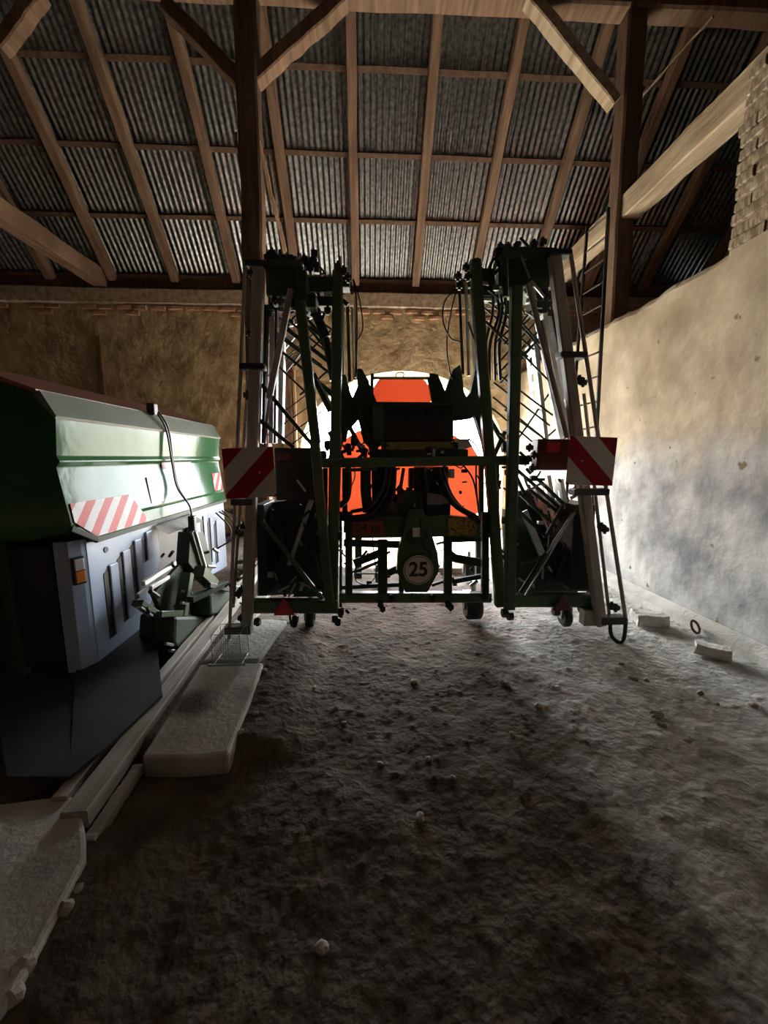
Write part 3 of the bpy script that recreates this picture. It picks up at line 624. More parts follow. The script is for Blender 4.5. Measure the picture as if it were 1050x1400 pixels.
text('24 m', 'lettering', lb, U(503, 722.5, Y=2.600), .085, 'sign_black', .002)
lb = blk('hazard_label', sp, 613, 709, 631.5, 732, 2.605, .006, 'label_yellow', 0); lb2 = blk('hazard_label', sp, 633, 709, 652, 732, 2.605, .006, 'label_yellow', 0)
tag(lb, 'yellow warning sticker with small black pictograms'); tag(lb2, 'yellow warning sticker with small black pictograms')
cb = bar('cross_bar', sp, (436, 633), (722, 629), .062, 'green_paint', .05, Y=2.52)
bar('cross_bar', sp, (470, 643), (516, 641), .022, 'green_paint', .03, Y=2.54)
bar('frame_tube', sp, (464, 816), (670, 816), .072, 'green_paint', .07, Y=2.66)
bar('frame_tube', sp, (466, 803), (545, 799), .030, 'green_dark', .03, Y=2.70)
for x0, x1, y0, y1, Y in ((516, 530, 738, 812, 2.68), (606, 618, 732, 812, 2.68), (472, 482, 700, 812, 2.62), (658, 668, 700, 818, 2.62), (545, 552, 740, 812, 2.7)):
    bar('frame_upright', sp, ((x0+x1)/2, y0), ((x0+x1)/2, y1), (x1-x0)/200, 'green_dark', .05, Y=Y)
for a, b, w in (((484, 770), (520, 756), .055), ((484, 782), (518, 768), .02), ((616, 762), (662, 770), .06), ((618, 795), (662, 787), .035), ((614, 738), (668, 736), .04), ((470, 742), (560, 745), .05), ((596, 744), (660, 726), .012), ((486, 784), (545, 783), .008), ((590, 800), (620, 790), .02), ((520, 788), (560, 770), .05)):
    bar('frame_link', sp, a, b, w, 'green_dark', .03, Y=2.72)
hose('frame_cable', sp, [(484, 784, 2.7), (488, 795, 2.7), (500, 799, 2.7), (510, 793, 2.7), (514, 780, 2.7), (510, 745, 2.66), (508, 700, 2.6)], .004)
knobs(sp, [(520, 826), (523, 832), (612, 826), (616, 830), (535, 818), (590, 818)], 2.62, 'bolt', 'black_plastic', .02)
# tank (orange, light shines through the plastic)
def loft(rings, name, m, parent, bevel=0):
    k = MB(); n = len(rings[0]); vs = [p for r in rings for p in r]
    k.add(vs, [(i*n+j, i*n+(j+1) % n, (i+1)*n+(j+1) % n, (i+1)*n+j) for i in range(len(rings)-1) for j in range(n)], True)
    k.add(rings[0], [tuple(range(n))], True); k.add(rings[-1], [tuple(range(n))], True)
    return k.build(name, m, parent)
def rr(x0, x1, y0, y1, z, r, n=5):
    P = []
    for cx, cy, a0 in ((x1-r, y1-r, 0), (x0+r, y1-r, 90), (x0+r, y0+r, 180), (x1-r, y0+r, 270)):
        for k in range(n+1):
            a = math.radians(a0+90*k/n); P.append(Vector((cx+r*math.cos(a), cy+r*math.sin(a), z)))
    return P
TY0, TY1 = 3.05, 3.75
tl = U(440, 660, Y=TY0).x; tr = U(668, 660, Y=TY0).x; tb = U(550, 711, Y=TY0).z; tt = U(550, 604, Y=TY0).z
tank = loft([rr(tl+.10, tr-.10, TY0+.1, TY1-.1, tb-.02, .12), rr(tl+.02, tr-.02, TY0+.01, TY1-.02, tb+.05, .14), rr(tl, tr, TY0, TY1, tb+.25, .14), rr(tl+.01, tr-.01, TY0, TY1, tt-.18, .14), rr(tl+.10, tr-.10, TY0+.06, TY1-.04, tt-.02, .14), rr(tl+.28, tr-.30, TY0+.16, TY1-.1, tt+.10, .12)], 'tank', 'orange_tank', sp)
tag(tank, 'orange translucent plastic tank')
TT = 3.15; xa = U(507, 540, Y=TT).x; xb = U(594, 540, Y=TT).x; za = U(550, 556, Y=TT).z; zb = U(550, 517, Y=TT).z
loft([rr(xa+.05, xb-.05, TT+.02, TT+.45, za-.12, .06), rr(xa+.03, xb-.03, TT, TT+.48, za, .06), rr(xa, xb, TT, TT+.48, za+.10, .07), rr(xa+.015, xb-.02, TT+.01, TT+.46, zb-.07, .07), rr(xa+.06, xb-.06, TT+.04, TT+.42, zb, .06)], 'clean_water_tank', 'orange_tank', sp)
bar('tank_rail', sp, (510, 517), (590, 517), .020, 'strip_olive', .02, Y=3.08)
hose('tank_hook', sp, [(541, 516, 3.08), (542, 511, 3.08), (548, 509, 3.08), (552, 511, 3.08), (551, 517, 3.08)], .005)
for x in (509, 589): bar('tank_rail_post', sp, (x, 511), (x+(-1 if x < 550 else 3), 548), .026, 'green_dark', .03, Y=3.07)
# valve block between the booms
vb = blk('valve_block', sp, 522, 554, 620, 604, 2.72, .26, 'black_plastic', .01)
blk('valve_frame', sp, 509, 552, 524, 604, 2.70, .24, 'green_paint'); blk('valve_frame', sp, 506, 549, 624, 556, 2.70, .24, 'green_dark')
for i in range(8):
    x = 532+i*10.5; c = U(x, 563, Y=2.71); MB().tube([c, c+Vector((0, -.05, -.012))], [.017, .012], 8).build('valve_port', 'black_plastic' if i % 3 else 'rubber', vb)
for x, y in ((538, 580), (547, 580), (582, 579), (600, 574), (566, 590)): MB().disc(U(x, y, Y=2.714), .008, 10, .008).build('valve_cap', 'black_plastic', vb)
blk('valve_strip', sp, 521, 604, 627, 614, 2.66, .02, 'strip_olive', .003)
knobs(sp, [(527, 609), (620, 606)], 2.655, 'bolt', 'black_plastic', .008)
blk('valve_base', sp, 512, 614, 640, 627, 2.64, .25, 'green_dark')
for i in range(6):
    x = 585+i*6; blk('fitting', sp, x, 614, x+4, 620+random.randint(0, 4), 2.62, .02, random.choice(['aluminium', 'black_plastic', 'steel']), .002)
plate('lamp_bracket', sp, [(622, 600), (640, 600), (646, 610), (630, 616), (622, 616)], 2.66, .05, 'aluminium'); plate('lamp_bracket', sp, [(504, 612), (512, 600), (520, 604), (512, 628), (506, 630)], 2.6, .04, 'green_dark')
# lift arms that rise between tank and booms
plate('lift_arm', sp, c3([(178, 92), (206, 90), (240, 150), (275, 240), (300, 300), (300, 480), (265, 520), (215, 470), (190, 360), (160, 330), (150, 260), (185, 180)]), 2.80, .05, 'green_dark')
plate('lift_arm', sp, c3([(100, 90), (125, 130), (150, 220), (175, 270), (180, 330), (120, 380), (85, 330), (85, 150)]), 2.78, .06, 'green_dark')
plate('lift_arm', sp, c3([(640, 210), (680, 95), (715, 70), (728, 130), (735, 210), (750, 240), (770, 215), (790, 120), (800, 60), (835, 200), (835, 320), (770, 350), (690, 360), (600, 340), (575, 270), (550, 140), (575, 115), (600, 120)]), 2.80, .05, 'green_dark')
plate('lift_arm', sp, c3([(60, 330), (130, 300), (190, 350), (120, 430), (95, 520), (60, 540)]), 2.66, .06, 'green_dark')
plate('lift_arm', sp, c3([(790, 330), (880, 320), (885, 520), (850, 555), (835, 470), (800, 360)]), 2.66, .06, 'green_dark')
for a, b in (((466, 560), (500, 626)), ((490, 556), (512, 624)), ((500, 560), (520, 610)), ((478, 566), (470, 604)), ((450, 590), (470, 630)), ((690, 590), (672, 630)), ((662, 560), (690, 608))):
    bar('lift_link', sp, a, b, .03, 'green_dark', .03, Y=2.74)
for cx, cy in ((448, 608), (442, 622), (690, 612), (702, 622), (476, 612), (484, 604), (498, 618)): knobs(sp, [(cx, cy)], 2.6, 'bolt', 'black_plastic', .026)
# hose bundles in front of the tank
HB = [([(534, 640, 2.62), (528, 672, 2.60), (510, 700, 2.58), (486, 707, 2.58), (466, 704, 2.6)], .016, 'hose_blue'), ([(540, 640, 2.64), (536, 680, 2.62), (516, 704, 2.60), (490, 711, 2.6), (464, 708, 2.62)], .014, 'rubber'),
      ([(528, 636, 2.6), (522, 668, 2.58), (506, 692, 2.56), (480, 700, 2.58)], .013, 'hose_blue'), ([(476, 636, 2.6), (477, 664, 2.6), (474, 682, 2.6), (464, 692, 2.6)], .020, 'rubber'),
      ([(484, 636, 2.62), (485, 652, 2.62), (480, 666, 2.62)], .004, 'rubber'), ([(500, 636, 2.64), (500, 670, 2.64), (503, 700, 2.64)], .036, 'black_plastic'),
      ([(512, 640, 2.66), (513, 690, 2.66)], .022, 'black_plastic'), ([(598, 640, 2.62), (606, 664, 2.60), (622, 690, 2.58), (652, 708, 2.6)], .020, 'rubber'), ([(604, 642, 2.64), (616, 676, 2.62), (634, 698, 2.60), (656, 714, 2.6)], .016, 'rubber'),
      ([(594, 660, 2.62), (606, 674, 2.6), (626, 692, 2.6), (645, 706, 2.6)], .013, 'rubber'), ([(632, 634, 2.6), (646, 654, 2.6), (652, 680, 2.6), (655, 706, 2.6)], .006, 'rubber'), ([(651, 634, 2.6), (651, 660, 2.6), (653, 690, 2.6)], .006, 'rubber'),
      ([(652, 650, 2.62), (658, 658, 2.62), (666, 662, 2.6)], .005, 'rubber'), ([(622, 636, 2.62), (630, 640, 2.6), (634, 636, 2.6)], .004, 'rubber'), ([(552, 640, 2.66), (548, 664, 2.66), (544, 690, 2.64)], .012, 'red_dark'),
      ([(562, 640, 2.66), (563, 660, 2.66), (556, 690, 2.66)], .014, 'rubber'), ([(578, 640, 2.66), (581, 662, 2.64), (584, 700, 2.64)], .018, 'rubber'), ([(640, 600, 2.64), (650, 608, 2.62), (655, 622, 2.62), (654, 632, 2.62)], .005, 'rubber'),
      ([(640, 588, 2.66), (645, 592, 2.66), (642, 600, 2.66)], .004, 'rubber'), ([(572, 668, 2.55), (578, 740, 2.47), (590, 756, 2.46), (588, 762, 2.46)], .006, 'rubber')]
for P, r, m_ in HB: hose('hose', sp, P, r, m_, 8)
blk('pump_body', sp, 545, 672, 598, 706, 2.64, .14, 'green_dark', .012); blk('pump_body', sp, 508, 684, 548, 706, 2.70, .1, 'hose_blue', .01); blk('pump_body', sp, 590, 688, 616, 706, 2.7, .1, 'black_plastic', .01)
plate('pump_cover', sp, [(585, 674), (606, 677), (616, 688), (600, 690), (584, 690)], 2.62, .03, 'beige_tube')
blk('valve_knob', sp, 615, 641, 622, 654, 2.58, .05, 'aluminium', .008)
blk('pump_body', sp, 560, 640, 600, 668, 2.70, .12, 'black_plastic', .012); blk('pump_body', sp, 510, 636, 540, 672, 2.74, .1, 'black_plastic', .012)
blk('pump_plate', sp, 514, 637, 541, 700, 2.86, .03, 'black_plastic'); blk('pump_plate', sp, 566, 638, 612, 706, 2.86, .03, 'black_plastic'); blk('pump_plate', sp, 512, 676, 612, 696, 2.84, .03, 'green_dark'); blk('pump_plate', sp, 534, 696, 612, 708, 2.84, .03, 'green_dark')
for x0, x1, y0, y1 in ((468, 475, 640, 712), (442, 448, 640, 834), (464, 468, 700, 834), (655, 661, 636, 712), (676, 682, 636, 826)): bar('frame_upright', sp, ((x0+x1)/2, y0), ((x0+x1)/2, y1), (x1-x0)/200, 'green_dark', .04, Y=2.70)
def clutter(parent, n, x0, x1, y0, y1, Y, seed, big=.022):
    r_ = random.Random(seed)
    for i in range(n):
        p = U(r_.uniform(x0, x1), r_.uniform(y0, y1), Y=Y+r_.uniform(-.05, .08)); m_ = r_.choice(['black_plastic', 'green_dark', 'green_dark', 'black_plastic', 'steel'])
        if i % 3 == 0: MB().box(p, (r_.uniform(.01, big*2), r_.uniform(.01, .04), r_.uniform(.01, big*2.2))).build('fitting', m_, parent, bevel=.003)
        else: MB().tube([p, p+Vector((r_.uniform(-1, 1), r_.uniform(-.5, .5), r_.uniform(-1, 1)))*r_.uniform(.03, .09)], r_.uniform(.005, big*.6), 7).build('fitting', m_, parent)
clutter(R, 26, 676, 756, 334, 356, 2.52, 1); clutter(R, 22, 690, 754, 392, 430, 2.60, 2); clutter(R, 16, 640, 690, 350, 400, 2.62, 3); clutter(R, 26, 700, 800, 650, 800, 2.56, 4); clutter(R, 16, 690, 735, 598, 645, 2.56, 5)
clutter(Lw, 20, 364, 430, 346, 366, 2.52, 6); clutter(Lw, 24, 358, 420, 402, 440, 2.58, 7); clutter(Lw, 16, 424, 482, 362, 430, 2.64, 8); clutter(Lw, 26, 362, 440, 690, 812, 2.56, 9); clutter(Lw, 12, 310, 332, 690, 850, 2.44, 13, .014)
clutter(sp, 24, 440, 512, 596, 640, 2.62, 10); clutter(sp, 20, 515, 640, 610, 650, 2.62, 11); clutter(sp, 24, 468, 660, 736, 812, 2.70, 12); clutter(sp, 20, 440, 476, 700, 850, 2.56, 14); clutter(sp, 20, 664, 700, 640, 850, 2.56, 15); clutter(sp, 18, 500, 640, 640, 706, 2.64, 16)
plate('folded_boom_body', R, [(706, 672), (742, 668), (752, 690), (786, 690), (790, 812), (704, 812)], 2.98, .05, 'black_plastic')
for a, b in (((392, 436), (450, 484)), ((376, 452), (440, 500)), ((380, 500), (430, 548)), ((364, 470), (404, 432)), ((402, 500), (452, 452)), ((410, 540), (456, 500)), ((424, 430), (456, 452)), ((366, 436), (396, 470))):
    bar('lattice_bar', Lw, a, b, .013, 'green_dark', n=6, Y=2.60, Y2=2.68)
for a, b in (((700, 430), (740, 478)), ((690, 470), (730, 420)), ((676, 470), (712, 436)), ((700, 500), (744, 456)), ((664, 440), (700, 476)), ((712, 440), (756, 490)), ((700, 470), (750, 520))):
    bar('lattice_bar', R, a, b, .013, 'green_dark', n=6, Y=2.60, Y2=2.68)
# parking castors
def castor(cx, cy, w, r, Y, fork=True):
    c = U(cx, cy, Y=Y); c.z = r+.004
    k = MB(); prof = [(-w/2, r*.8), (-w/2+.012, r*.97), (-w*.2, r), (w*.2, r), (w/2-.012, r*.97), (w/2, r*.8)]; n = 24
    vs = [c+Vector((u, rad*math.cos(2*math.pi*j/n), rad*math.sin(2*math.pi*j/n))) for u, rad in prof for j in range(n)]
    k.add(vs, [(i*n+j, i*n+(j+1) % n, (i+1)*n+(j+1) % n, (i+1)*n+j) for i in range(5) for j in range(n)], True); k.add(vs[:n], [tuple(range(n))]); k.add(vs[-n:], [tuple(range(n))])
    w_ = k.build('castor_wheel', 'rubber', sp)
    k = MB()
    for sg in (-1, 1): k.box(c+Vector((sg*(w/2+.008), 0, r*.5)), (.008, .05, r*1.3))
    k.box(c+Vector((0, 0, r*1.18)), (w+.03, .06, .012)); k.tube([c+Vector((0, 0, r*1.18)), c+Vector((0, 0, r*1.18+.09))], .02, 8)
    k.build('castor_fork', 'steel', w_)
castor(646, 840, .125, .10, 2.82); castor(772, 850, .06, .075, 2.66); castor(424, 842, .06, .075, 2.72)
castor(520, 800, .10, .10, 3.7); castor(640, 800, .10, .10, 3.75)
for x in (490, 655): bar('tank_frame', sp, (x, 706), (x, 790), .06, 'green_dark', .06, Y=3.2)
bar('tank_frame', sp, (470, 716), (665, 716), .08, 'green_dark', .08, Y=3.25)
bar('tank_frame', sp, (470, 722), (660, 722), .08, 'green_dark', .08, Y=3.6)

# ------------------------------------------------------------------ fertiliser spreader
fs = empty('fertiliser_spreader', (-2.0, 3.0, 0), 'green fertiliser spreader with grey-blue ribbed skirts and a sloping hopper cover', 'spreader')
def prof_pt(px, py, Y): return U(px, py, Y=Y)
Yn, Yf = 1.98, 4.08
PA = prof_pt(53, 540, Yn); PB = prof_pt(76, 571, Yn); PC = prof_pt(82, 633, Yn); PD = prof_pt(94, 723, Yn)
XA, ZA, XB, ZB, XC, ZC, XD, ZD = PA.x, PA.z, PB.x, PB.z, PC.x, PC.z, PD.x, PD.z
XT, ZT = XA-.36, ZA+.13                       # upper edge of the cover further in
prof = [(XT-.5, ZT+.02), (XT, ZT), (XA, ZA), (XB, ZB), (XC-.012, ZC+.035), (XC, ZC+.005), (XC-.02, ZC-.02), (XD+.015, ZD+.02), (XD, ZD-.02), (XD-.20, ZD-.06), (XD-.75, ZD-.06), (XT-.75, ZA-.1)]
def extr(prof, y0, y1, name, m, parent, seg=1, bevel=0):
    k = MB(); n = len(prof); vs = []
    for i in range(seg+1):
        y = y0+(y1-y0)*i/seg; vs += [(x, y, z) for x, z in prof]
    k.add(vs, [(i*n+j, i*n+(j+1) % n, (i+1)*n+(j+1) % n, (i+1)*n+j) for i in range(seg) for j in range(n)]); k.add(vs[:n], [tuple(range(n))]); k.add(vs[-n:], [tuple(range(n))])
    return k.build(name, m, parent, bevel=bevel)
hop = extr(prof, Yn, Yf, 'hopper', 'spreader_green', fs, bevel=.006)
# cover
extr([(XT-.5, ZT+.05), (XT, ZT+.03), (XA+.004, ZA+.025), (XA+.004, ZA+.004), (XT, ZT+.004), (XT-.5, ZT+.024)], Yn-.02, Yf+.02, 'hopper_cover', 'tarp_red', fs)
extr([(XA+.012, ZA+.022), (XB+.012, ZB+.008), (XB+.004, ZB-.006), (XA-.02, ZA+.004)], Yn-.01, Yf+.01, 'cover_edge', 'tarp_grey', fs)
# lower panel runs down to a lip whose near corner is cut off
ZL = ZD-.085; kx = (XD-XC+.035)/(ZC-ZD); XL = XD+.015+.085*kx
k = MB(); P = [(XD+.016, Yn, ZD), (XD+.016, Yf, ZD), (XL, Yf, ZL), (XL, Yn+.15, ZL)]
k.prism(P, (-.02, 0, 0)); k.build('hopper_lip', 'spreader_green', fs)
k = MB(); k.beam((XL, Yn+.145, ZL-.004), (XL, Yf, ZL-.004), .02, .03, (0, 0, 1), .1); k.beam((XD+.01, Yn, ZD), (XL, Yn+.15, ZL), .02, .03, (0, 0, 1), .1); k.build('lip_edge', 'green_dark', fs)
MB().prism([(XD+.005, Yn+.004, ZD-.005), (XL-.01, Yn+.15, ZL-.005), (XL-.2, Yn+.15, ZL-.005), (XL-.2, Yn+.004, ZD-.005)], (0, 0, -.012)).build('lip_underside', 'green_dark', fs)
# striped decals near both ends of the lower panel
def decal(name, y0, y1, z0, z1, cut, m):
    def xp(z): t = (z-ZD)/(ZC-ZD); return XD+.015+(XC-.02-XD-.015)*t+.004
    c = Vector((xp(z0), (y0+y1)/2, (z0+z1)/2)); P = [(xp(z0), y0, z0), (xp(z0), y1-cut, z0), (xp(z1), y1, z1), (xp(z1), y0, z1)]
    k = MB(); k.prism(P, (.002, 0, 0)); return k.build(name, m, fs, origin=c)
def xpl(z): t = (z-ZD)/(ZC-ZD); return XD+.020+(XC-.02-XD-.015)*t
P = [(xpl(z), y, z) for y, z in ((Yn+.02, ZD+.125), (Yn+.02, ZD+.03), (Yn+.15, ZL+.016), (2.64, ZL+.016), (2.50, ZD+.125))]
k = MB(); k.prism(P, (.002, 0, 0)); k.build('warning_decal', 'decal_stripes', fs, origin=P[0])
decal('warning_decal', 3.84, 4.05, ZD+.03, ZD+.20, .0, 'decal_stripes')
decal('panel_sticker', 2.72, 2.92, ZD+.04, ZD+.22, .04, 'white_paint'); decal('panel_sticker', 2.95, 3.45, ZD+.27, ZD+.34, .04, 'label_red')
# skirts
XS = XL-.03
def skirt(y0, y1, flip):
    def Yy(t): return y0+(y1-y0)*(1-t if flip else t)
    zt = ZL-.01; out = [(0, zt), (1, zt), (1, zt-.28), (.92, zt-.38), (.78, .25), (.55, .12), (.12, .09), (0, .09)]
    k = MB(); k.prism([(XS, Yy(t), z) for t, z in out], (-.03, 0, 0)); s_ = k.build('skirt_panel', 'spreader_grey', fs, bevel=.004)
    for t, za, zb in ((.27, zt-.17, .20), (.45, zt-.12, .24), (.63, zt-.08, .33), (.82, zt-.05, zt-.25)):
        w = .038
        yc = Yy(t); MB().prism([(XS, yc-w, zb), (XS, yc+w, zb+.01), (XS, yc+w, za), (XS, yc-w, za)], (.012, 0, 0)).build('skirt_rib', 'spreader_grey', s_, bevel=.006)
        MB().prism([(XS, yc-w-.045, zb-.005), (XS, yc-w-.002, zb), (XS, yc-w-.002, za-.02), (XS, yc-w-.045, za-.04)], (.003, 0, 0)).build('skirt_slot', 'black_plastic', s_)
    return s_
s1 = skirt(Yn+.11, 2.80, False); s2 = skirt(3.30, Yf+.02, True)
# end panel of the near skirt that turns the corner
rp_ = [(XS, Yn+.12), (XS-.010, Yn+.085), (XS-.035, Yn+.03), (XS-.10, Yn+.02), (XS-.10, Yn+.04), (XS-.05, Yn+.09), (XS-.03, Yn+.12)]
k = MB(); k.prism([(x, y, .09) for x, y in rp_], (0, 0, ZL+.01-.09)); k.build('skirt_return', 'spreader_grey', fs)
MB().rng(XS-.75, XS-.11, Yn+.02, Yn+.05, .14, ZL-.02).build('skirt_end', 'black_plastic', fs)
d1 = Vector((.025, .055, 0)).normalized(); nrm = Vector((d1.y, -d1.x, 0)); RL = Matrix((d1, -nrm, Vector((0, 0, 1)))).transposed(); lc = Vector((XS-.020, Yn+.062, ZL-.15))
ml = MB().box(lc+nrm*.006, (.062, .02, .15), RL).build('marker_lamp', 'black_plastic', fs, bevel=.006); tag(ml, 'clear and amber marker lamp')
MB().box(lc+nrm*.014+Vector((0, 0, .033)), (.046, .014, .062), RL).build('lamp_lens', 'lamp_clear', ml, bevel=.004); MB().box(lc+nrm*.014-Vector((0, 0, .033)), (.046, .014, .062), RL).build('lamp_lens', 'amber', ml, bevel=.004)
MB().disc((XS+.001, Yn+.26, ZL-.085), .017, 16, .003, 'X').build('skirt_hole', 'black_plastic', fs)
# dark underside: frame, wheels, spreading unit
MB().rng(XD-.62, XS-.04, Yn+.25, Yf-.25, .16, ZD-.09).build('spreading_unit', 'black_plastic', fs, bevel=.03)
for y in (Yn+.02, Yf-.05):
    MB().beam((XD-.34, y, .02), (XD-.34, y, ZD-.06), .05, .06, (0, 1, 0)).build('stand_leg', 'green_dark', fs)
for y in (Yn+.12, 3.9):
    MB().tube([(XD-.30, y, .055), (XD-.25, y, .055)], .055, 16).build('castor_wheel', 'rubber', fs)
gp = [U(222, 950, Z=.10), U(150, 1018, Z=.10), U(95, 1062, Z=.10), U(10, 1062, Z=.10)]  # black plastic sheet whose shape also paints in the shade beside it
k = MB(); k.prism([(p.x, p.y, .088) for p in gp] + [(XS-.6, 2.1, .088), (XS-.6, 2.75, .088), (XS-.05, 2.75, .088)], (0, 0, .014)); k.build('sheet_and_shade', 'black_plastic', fs)
k = MB(); k.add([gp[0], gp[2], Vector((XS-.06, Yn+.02, .115)), Vector((XS-.05, 2.6, .125))], [(0, 1, 2, 3)]); k.build('sheet_and_shade', 'black_plastic', fs)
# headstock in the middle: painted frame with bright edges
def fbar(a, b, w, d=.05, m='green_paint', name='headstock_bar', ref=(1, 0, 0)):
    return MB().beam(a, b, w, d, ref, .08).build(name, m, fs, bevel=0)
HX = XS+.10
def hx(a, b, w, d=.04, m='green_paint', name='headstock_bar', X=-1.28, X2=None):
    p = U(a[0], a[1], X=X); q = U(b[0], b[1], X=X if X2 is None else X2); return MB().beam(p, q, w, d, (1, 0, 0), .06).build(name, m, fs)
def hp(pts, X, th, m='green_paint', name='headstock_plate', bevel=.005):
    return MB().prism([U(x, y, X=X) for x, y in pts], (th, 0, 0)).build(name, m, fs, bevel=bevel)
hp([(243, 727), (262, 727), (277, 776), (272, 784), (250, 782), (240, 770)], -1.36, .09, 'green_dark')                 # upper tower
hx((262, 727), (277, 778), .035, .02, 'green_paint', X=-1.26); hx((266, 727), (280, 776), .012, .03, 'aluminium', X=-1.25)
hx((256, 784), (247, 842), .060, .07, 'green_paint', X=-1.24); hx((272, 781), (291, 800), .085, .08, 'green_paint', X=-1.22)
hx((188, 824), (214, 841), .030, .06, 'green_paint', X=-1.27); hx((190, 830), (206, 842), .010, .03, 'aluminium', X=-1.25); hx((212, 840), (244, 838), .035, .08, 'green_paint', X=-1.25)
hp([(204, 812), (240, 772), (256, 784), (246, 838), (214, 836)], -1.34, .03, 'green_dark')
hx((196, 798), (239, 770), .026, .02, 'aluminium', 'link_flat', X=-1.28); hx((206, 804), (230, 789), .022, .02, 'aluminium', 'link_flat', X=-1.25)
hp([(208, 842), (254, 842), (257, 880), (252, 905), (222, 912), (206, 880)], -1.34, .14, 'green_dark', 'gear_housing', .025)
hp([(256, 812), (290, 800), (309, 800), (311, 832), (292, 842), (258, 842)], -1.30, .16, 'green_dark', 'gear_housing', .02)
hp([(190, 838), (212, 846), (214, 890), (198, 905), (188, 870)], -1.42, .08, 'green_dark', 'gear_housing', .02)
hp([(258, 842), (282, 842), (284, 862), (268, 876), (258, 868)], -1.32, .1, 'black_plastic', 'gear_housing', .02)
hx((260, 820), (308, 798), .04, .05, 'green_dark', X=-1.18, X2=-1.08); hx((284, 800), (312, 806), .035, .04, 'black_plastic', 'lower_link_pin', X=-1.12)
for a, b in (((198, 806), (188, 814)), ((248, 824), (256, 826)), ((232, 890), (240, 890)), ((226, 880), (236, 882))): hx(a, b, .016, .016, 'steel', 'lower_link_pin', X=-1.20)
MB().add([(XS-.02, 2.74, ZL-.02), (XS-.02, 3.34, ZL-.02), (XS+.10, 3.34, ZL-.10), (XS+.10, 2.74, ZL-.10)], [(0,1,2,3)]).build('headstock_cover', 'aluminium', fs)
for i in range(14):
    q = U(random.uniform(196, 300), random.uniform(735, 860), X=-1.24); MB().tube([q, q+Vector((random.uniform(-.05, .05), random.uniform(-.09, .09), random.uniform(-.06, .06)))], random.uniform(.006, .015), 7).build('headstock_fitting', random.choice(['steel', 'black_plastic', 'green_dark']), fs)
# control plug hanging over the hopper with its cable
cp = Vector(U(233, 575, Y=2.95)); cx0 = XB+.02
plug = MB().box((XA+.03, 2.92, ZA+.045), (.055, .06, .085)).build('control_plug', 'black_plastic', fs, bevel=.008)
for d in (0, .035):
    P = [(XA+.04, 2.92+d, ZA+.06), (XB+.02, 2.98+d, ZB+.02), (XC+.03, 3.02+d*.5, ZC), (XC+.05, 3.03+d*.5, ZC-.2), (XD+.13, 3.03, ZD-.02), (XD+.14, 3.03, ZD-.14)]
    MB().tube(curve_pts(P, 8), .007, 6).build('control_cable', 'rubber', fs)
MB().box((XD+.14, 3.03, ZD-.16), (.05, .05, .13)).build('cable_plug', 'black_plastic', fs, bevel=.01)
for i in range(5):
    y = 3.75+i*.08; P = [(XS+.05, y, .72), (XS+.16, y+.05, .56+.05*(i % 2)), (XS+.12, y+.1, .42), (XS+.02, y+.06, .35)]
    MB().tube(curve_pts(P, 6), .008, 6).build('hydraulic_hose', 'rubber', fs)

# ------------------------------------------------------------------ slabs, boards, blocks and the ladder
def slab(name, pts, z0, z1, label, cat, m='concrete', group=None, bevel=.012):
    k = MB(); k.prism([(x, y, z0) for x, y in pts], (0, 0, z1-z0)); return tag(k.build(name, m, bevel=bevel), label, cat, group)
slab('concrete_slab', [(-.895, 1.41), (-.70, 1.40), (-.56, 1.415), (-.575, 1.75), (-.60, 2.10), (-.80, 2.105), (-.955, 2.10), (-.93, 1.8)], -.02, .08, 'long concrete slab with a dark oil stain beside the boards', 'slab', 'concrete_stained')
slab('concrete_slab', [(-.955, 2.125), (-.63, 2.13), (-.60, 2.45), (-.575, 2.66), (-.70, 2.70), (-.96, 2.70)], -.02, .085, 'pale ragged concrete slab under the foot of the sprayer boom', 'slab')
big = [U(x, y, Z=.06) for x, y in ((-60, 1110), (0, 1098), (60, 1090), (100, 1087), (110, 1105), (116, 1135), (117, 1170), (100, 1204), (70, 1262), (34, 1330), (0, 1385), (-80, 1460))]
slab('concrete_slab', [(p.x, p.y) for p in big], -.03, .06, 'broad broken-edged concrete slab at the end of the boards', 'slab')
def board(x0, x1, y0, y1, z0, z1, label, m='plank_grey', drift=-.062):
    xc = (x0+x1)/2
    return tag(MB().beam((xc, y0, (z0+z1)/2), (xc+drift*(y1-y0), y1, (z0+z1)/2), z1-z0, x1-x0, (1, 0, 0), .08, 24, .002).build('board', m), label, 'board')
board(-1.022, -.937, 1.17, 4.6, .02, .085, 'wide grey board edging the concrete slabs')
board(-1.105, -1.055, 1.24, 4.6, .02, .078, 'narrow grey board under the edge of the spreader')
board(-.925, -.885, 1.12, 1.43, -.01, .03, 'short thin board in the gap before the concrete slab')
board(-.94, -.84, 2.76, 4.6, .0, .05, 'flat plank lying beyond the pale ragged slab')
# wire mesh basket standing on the slab
gf = U(291, 911, Z=.087); ge = U(329, 911, Z=.087); gt = U(291, 868, Y=gf.y).z; k = MB()
for yy in (gf.y, gf.y+.14):
    for i in range(15):
        t = i/14; r_ = .0007 if 0 < i < 14 else .0020
        k.tube([(gf.x+(ge.x-gf.x)*t, yy, .088), (gf.x+(ge.x-gf.x)*t, yy, gt)], r_, 4); k.tube([(gf.x, yy, .088+(gt-.088)*t), (ge.x, yy, .088+(gt-.088)*t)], r_, 4)
for x in (gf.x, ge.x):
    for z in (.09, gt): k.tube([(x, gf.y, z), (x, gf.y+.14, z)], .0026, 4)
k.box(((gf.x+ge.x)/2, gf.y, .094), (ge.x-gf.x+.05, .012, .012))
tag(k.build('mesh_basket', 'steel'), 'small fine wire mesh basket standing on the concrete slab under the boom', 'basket')
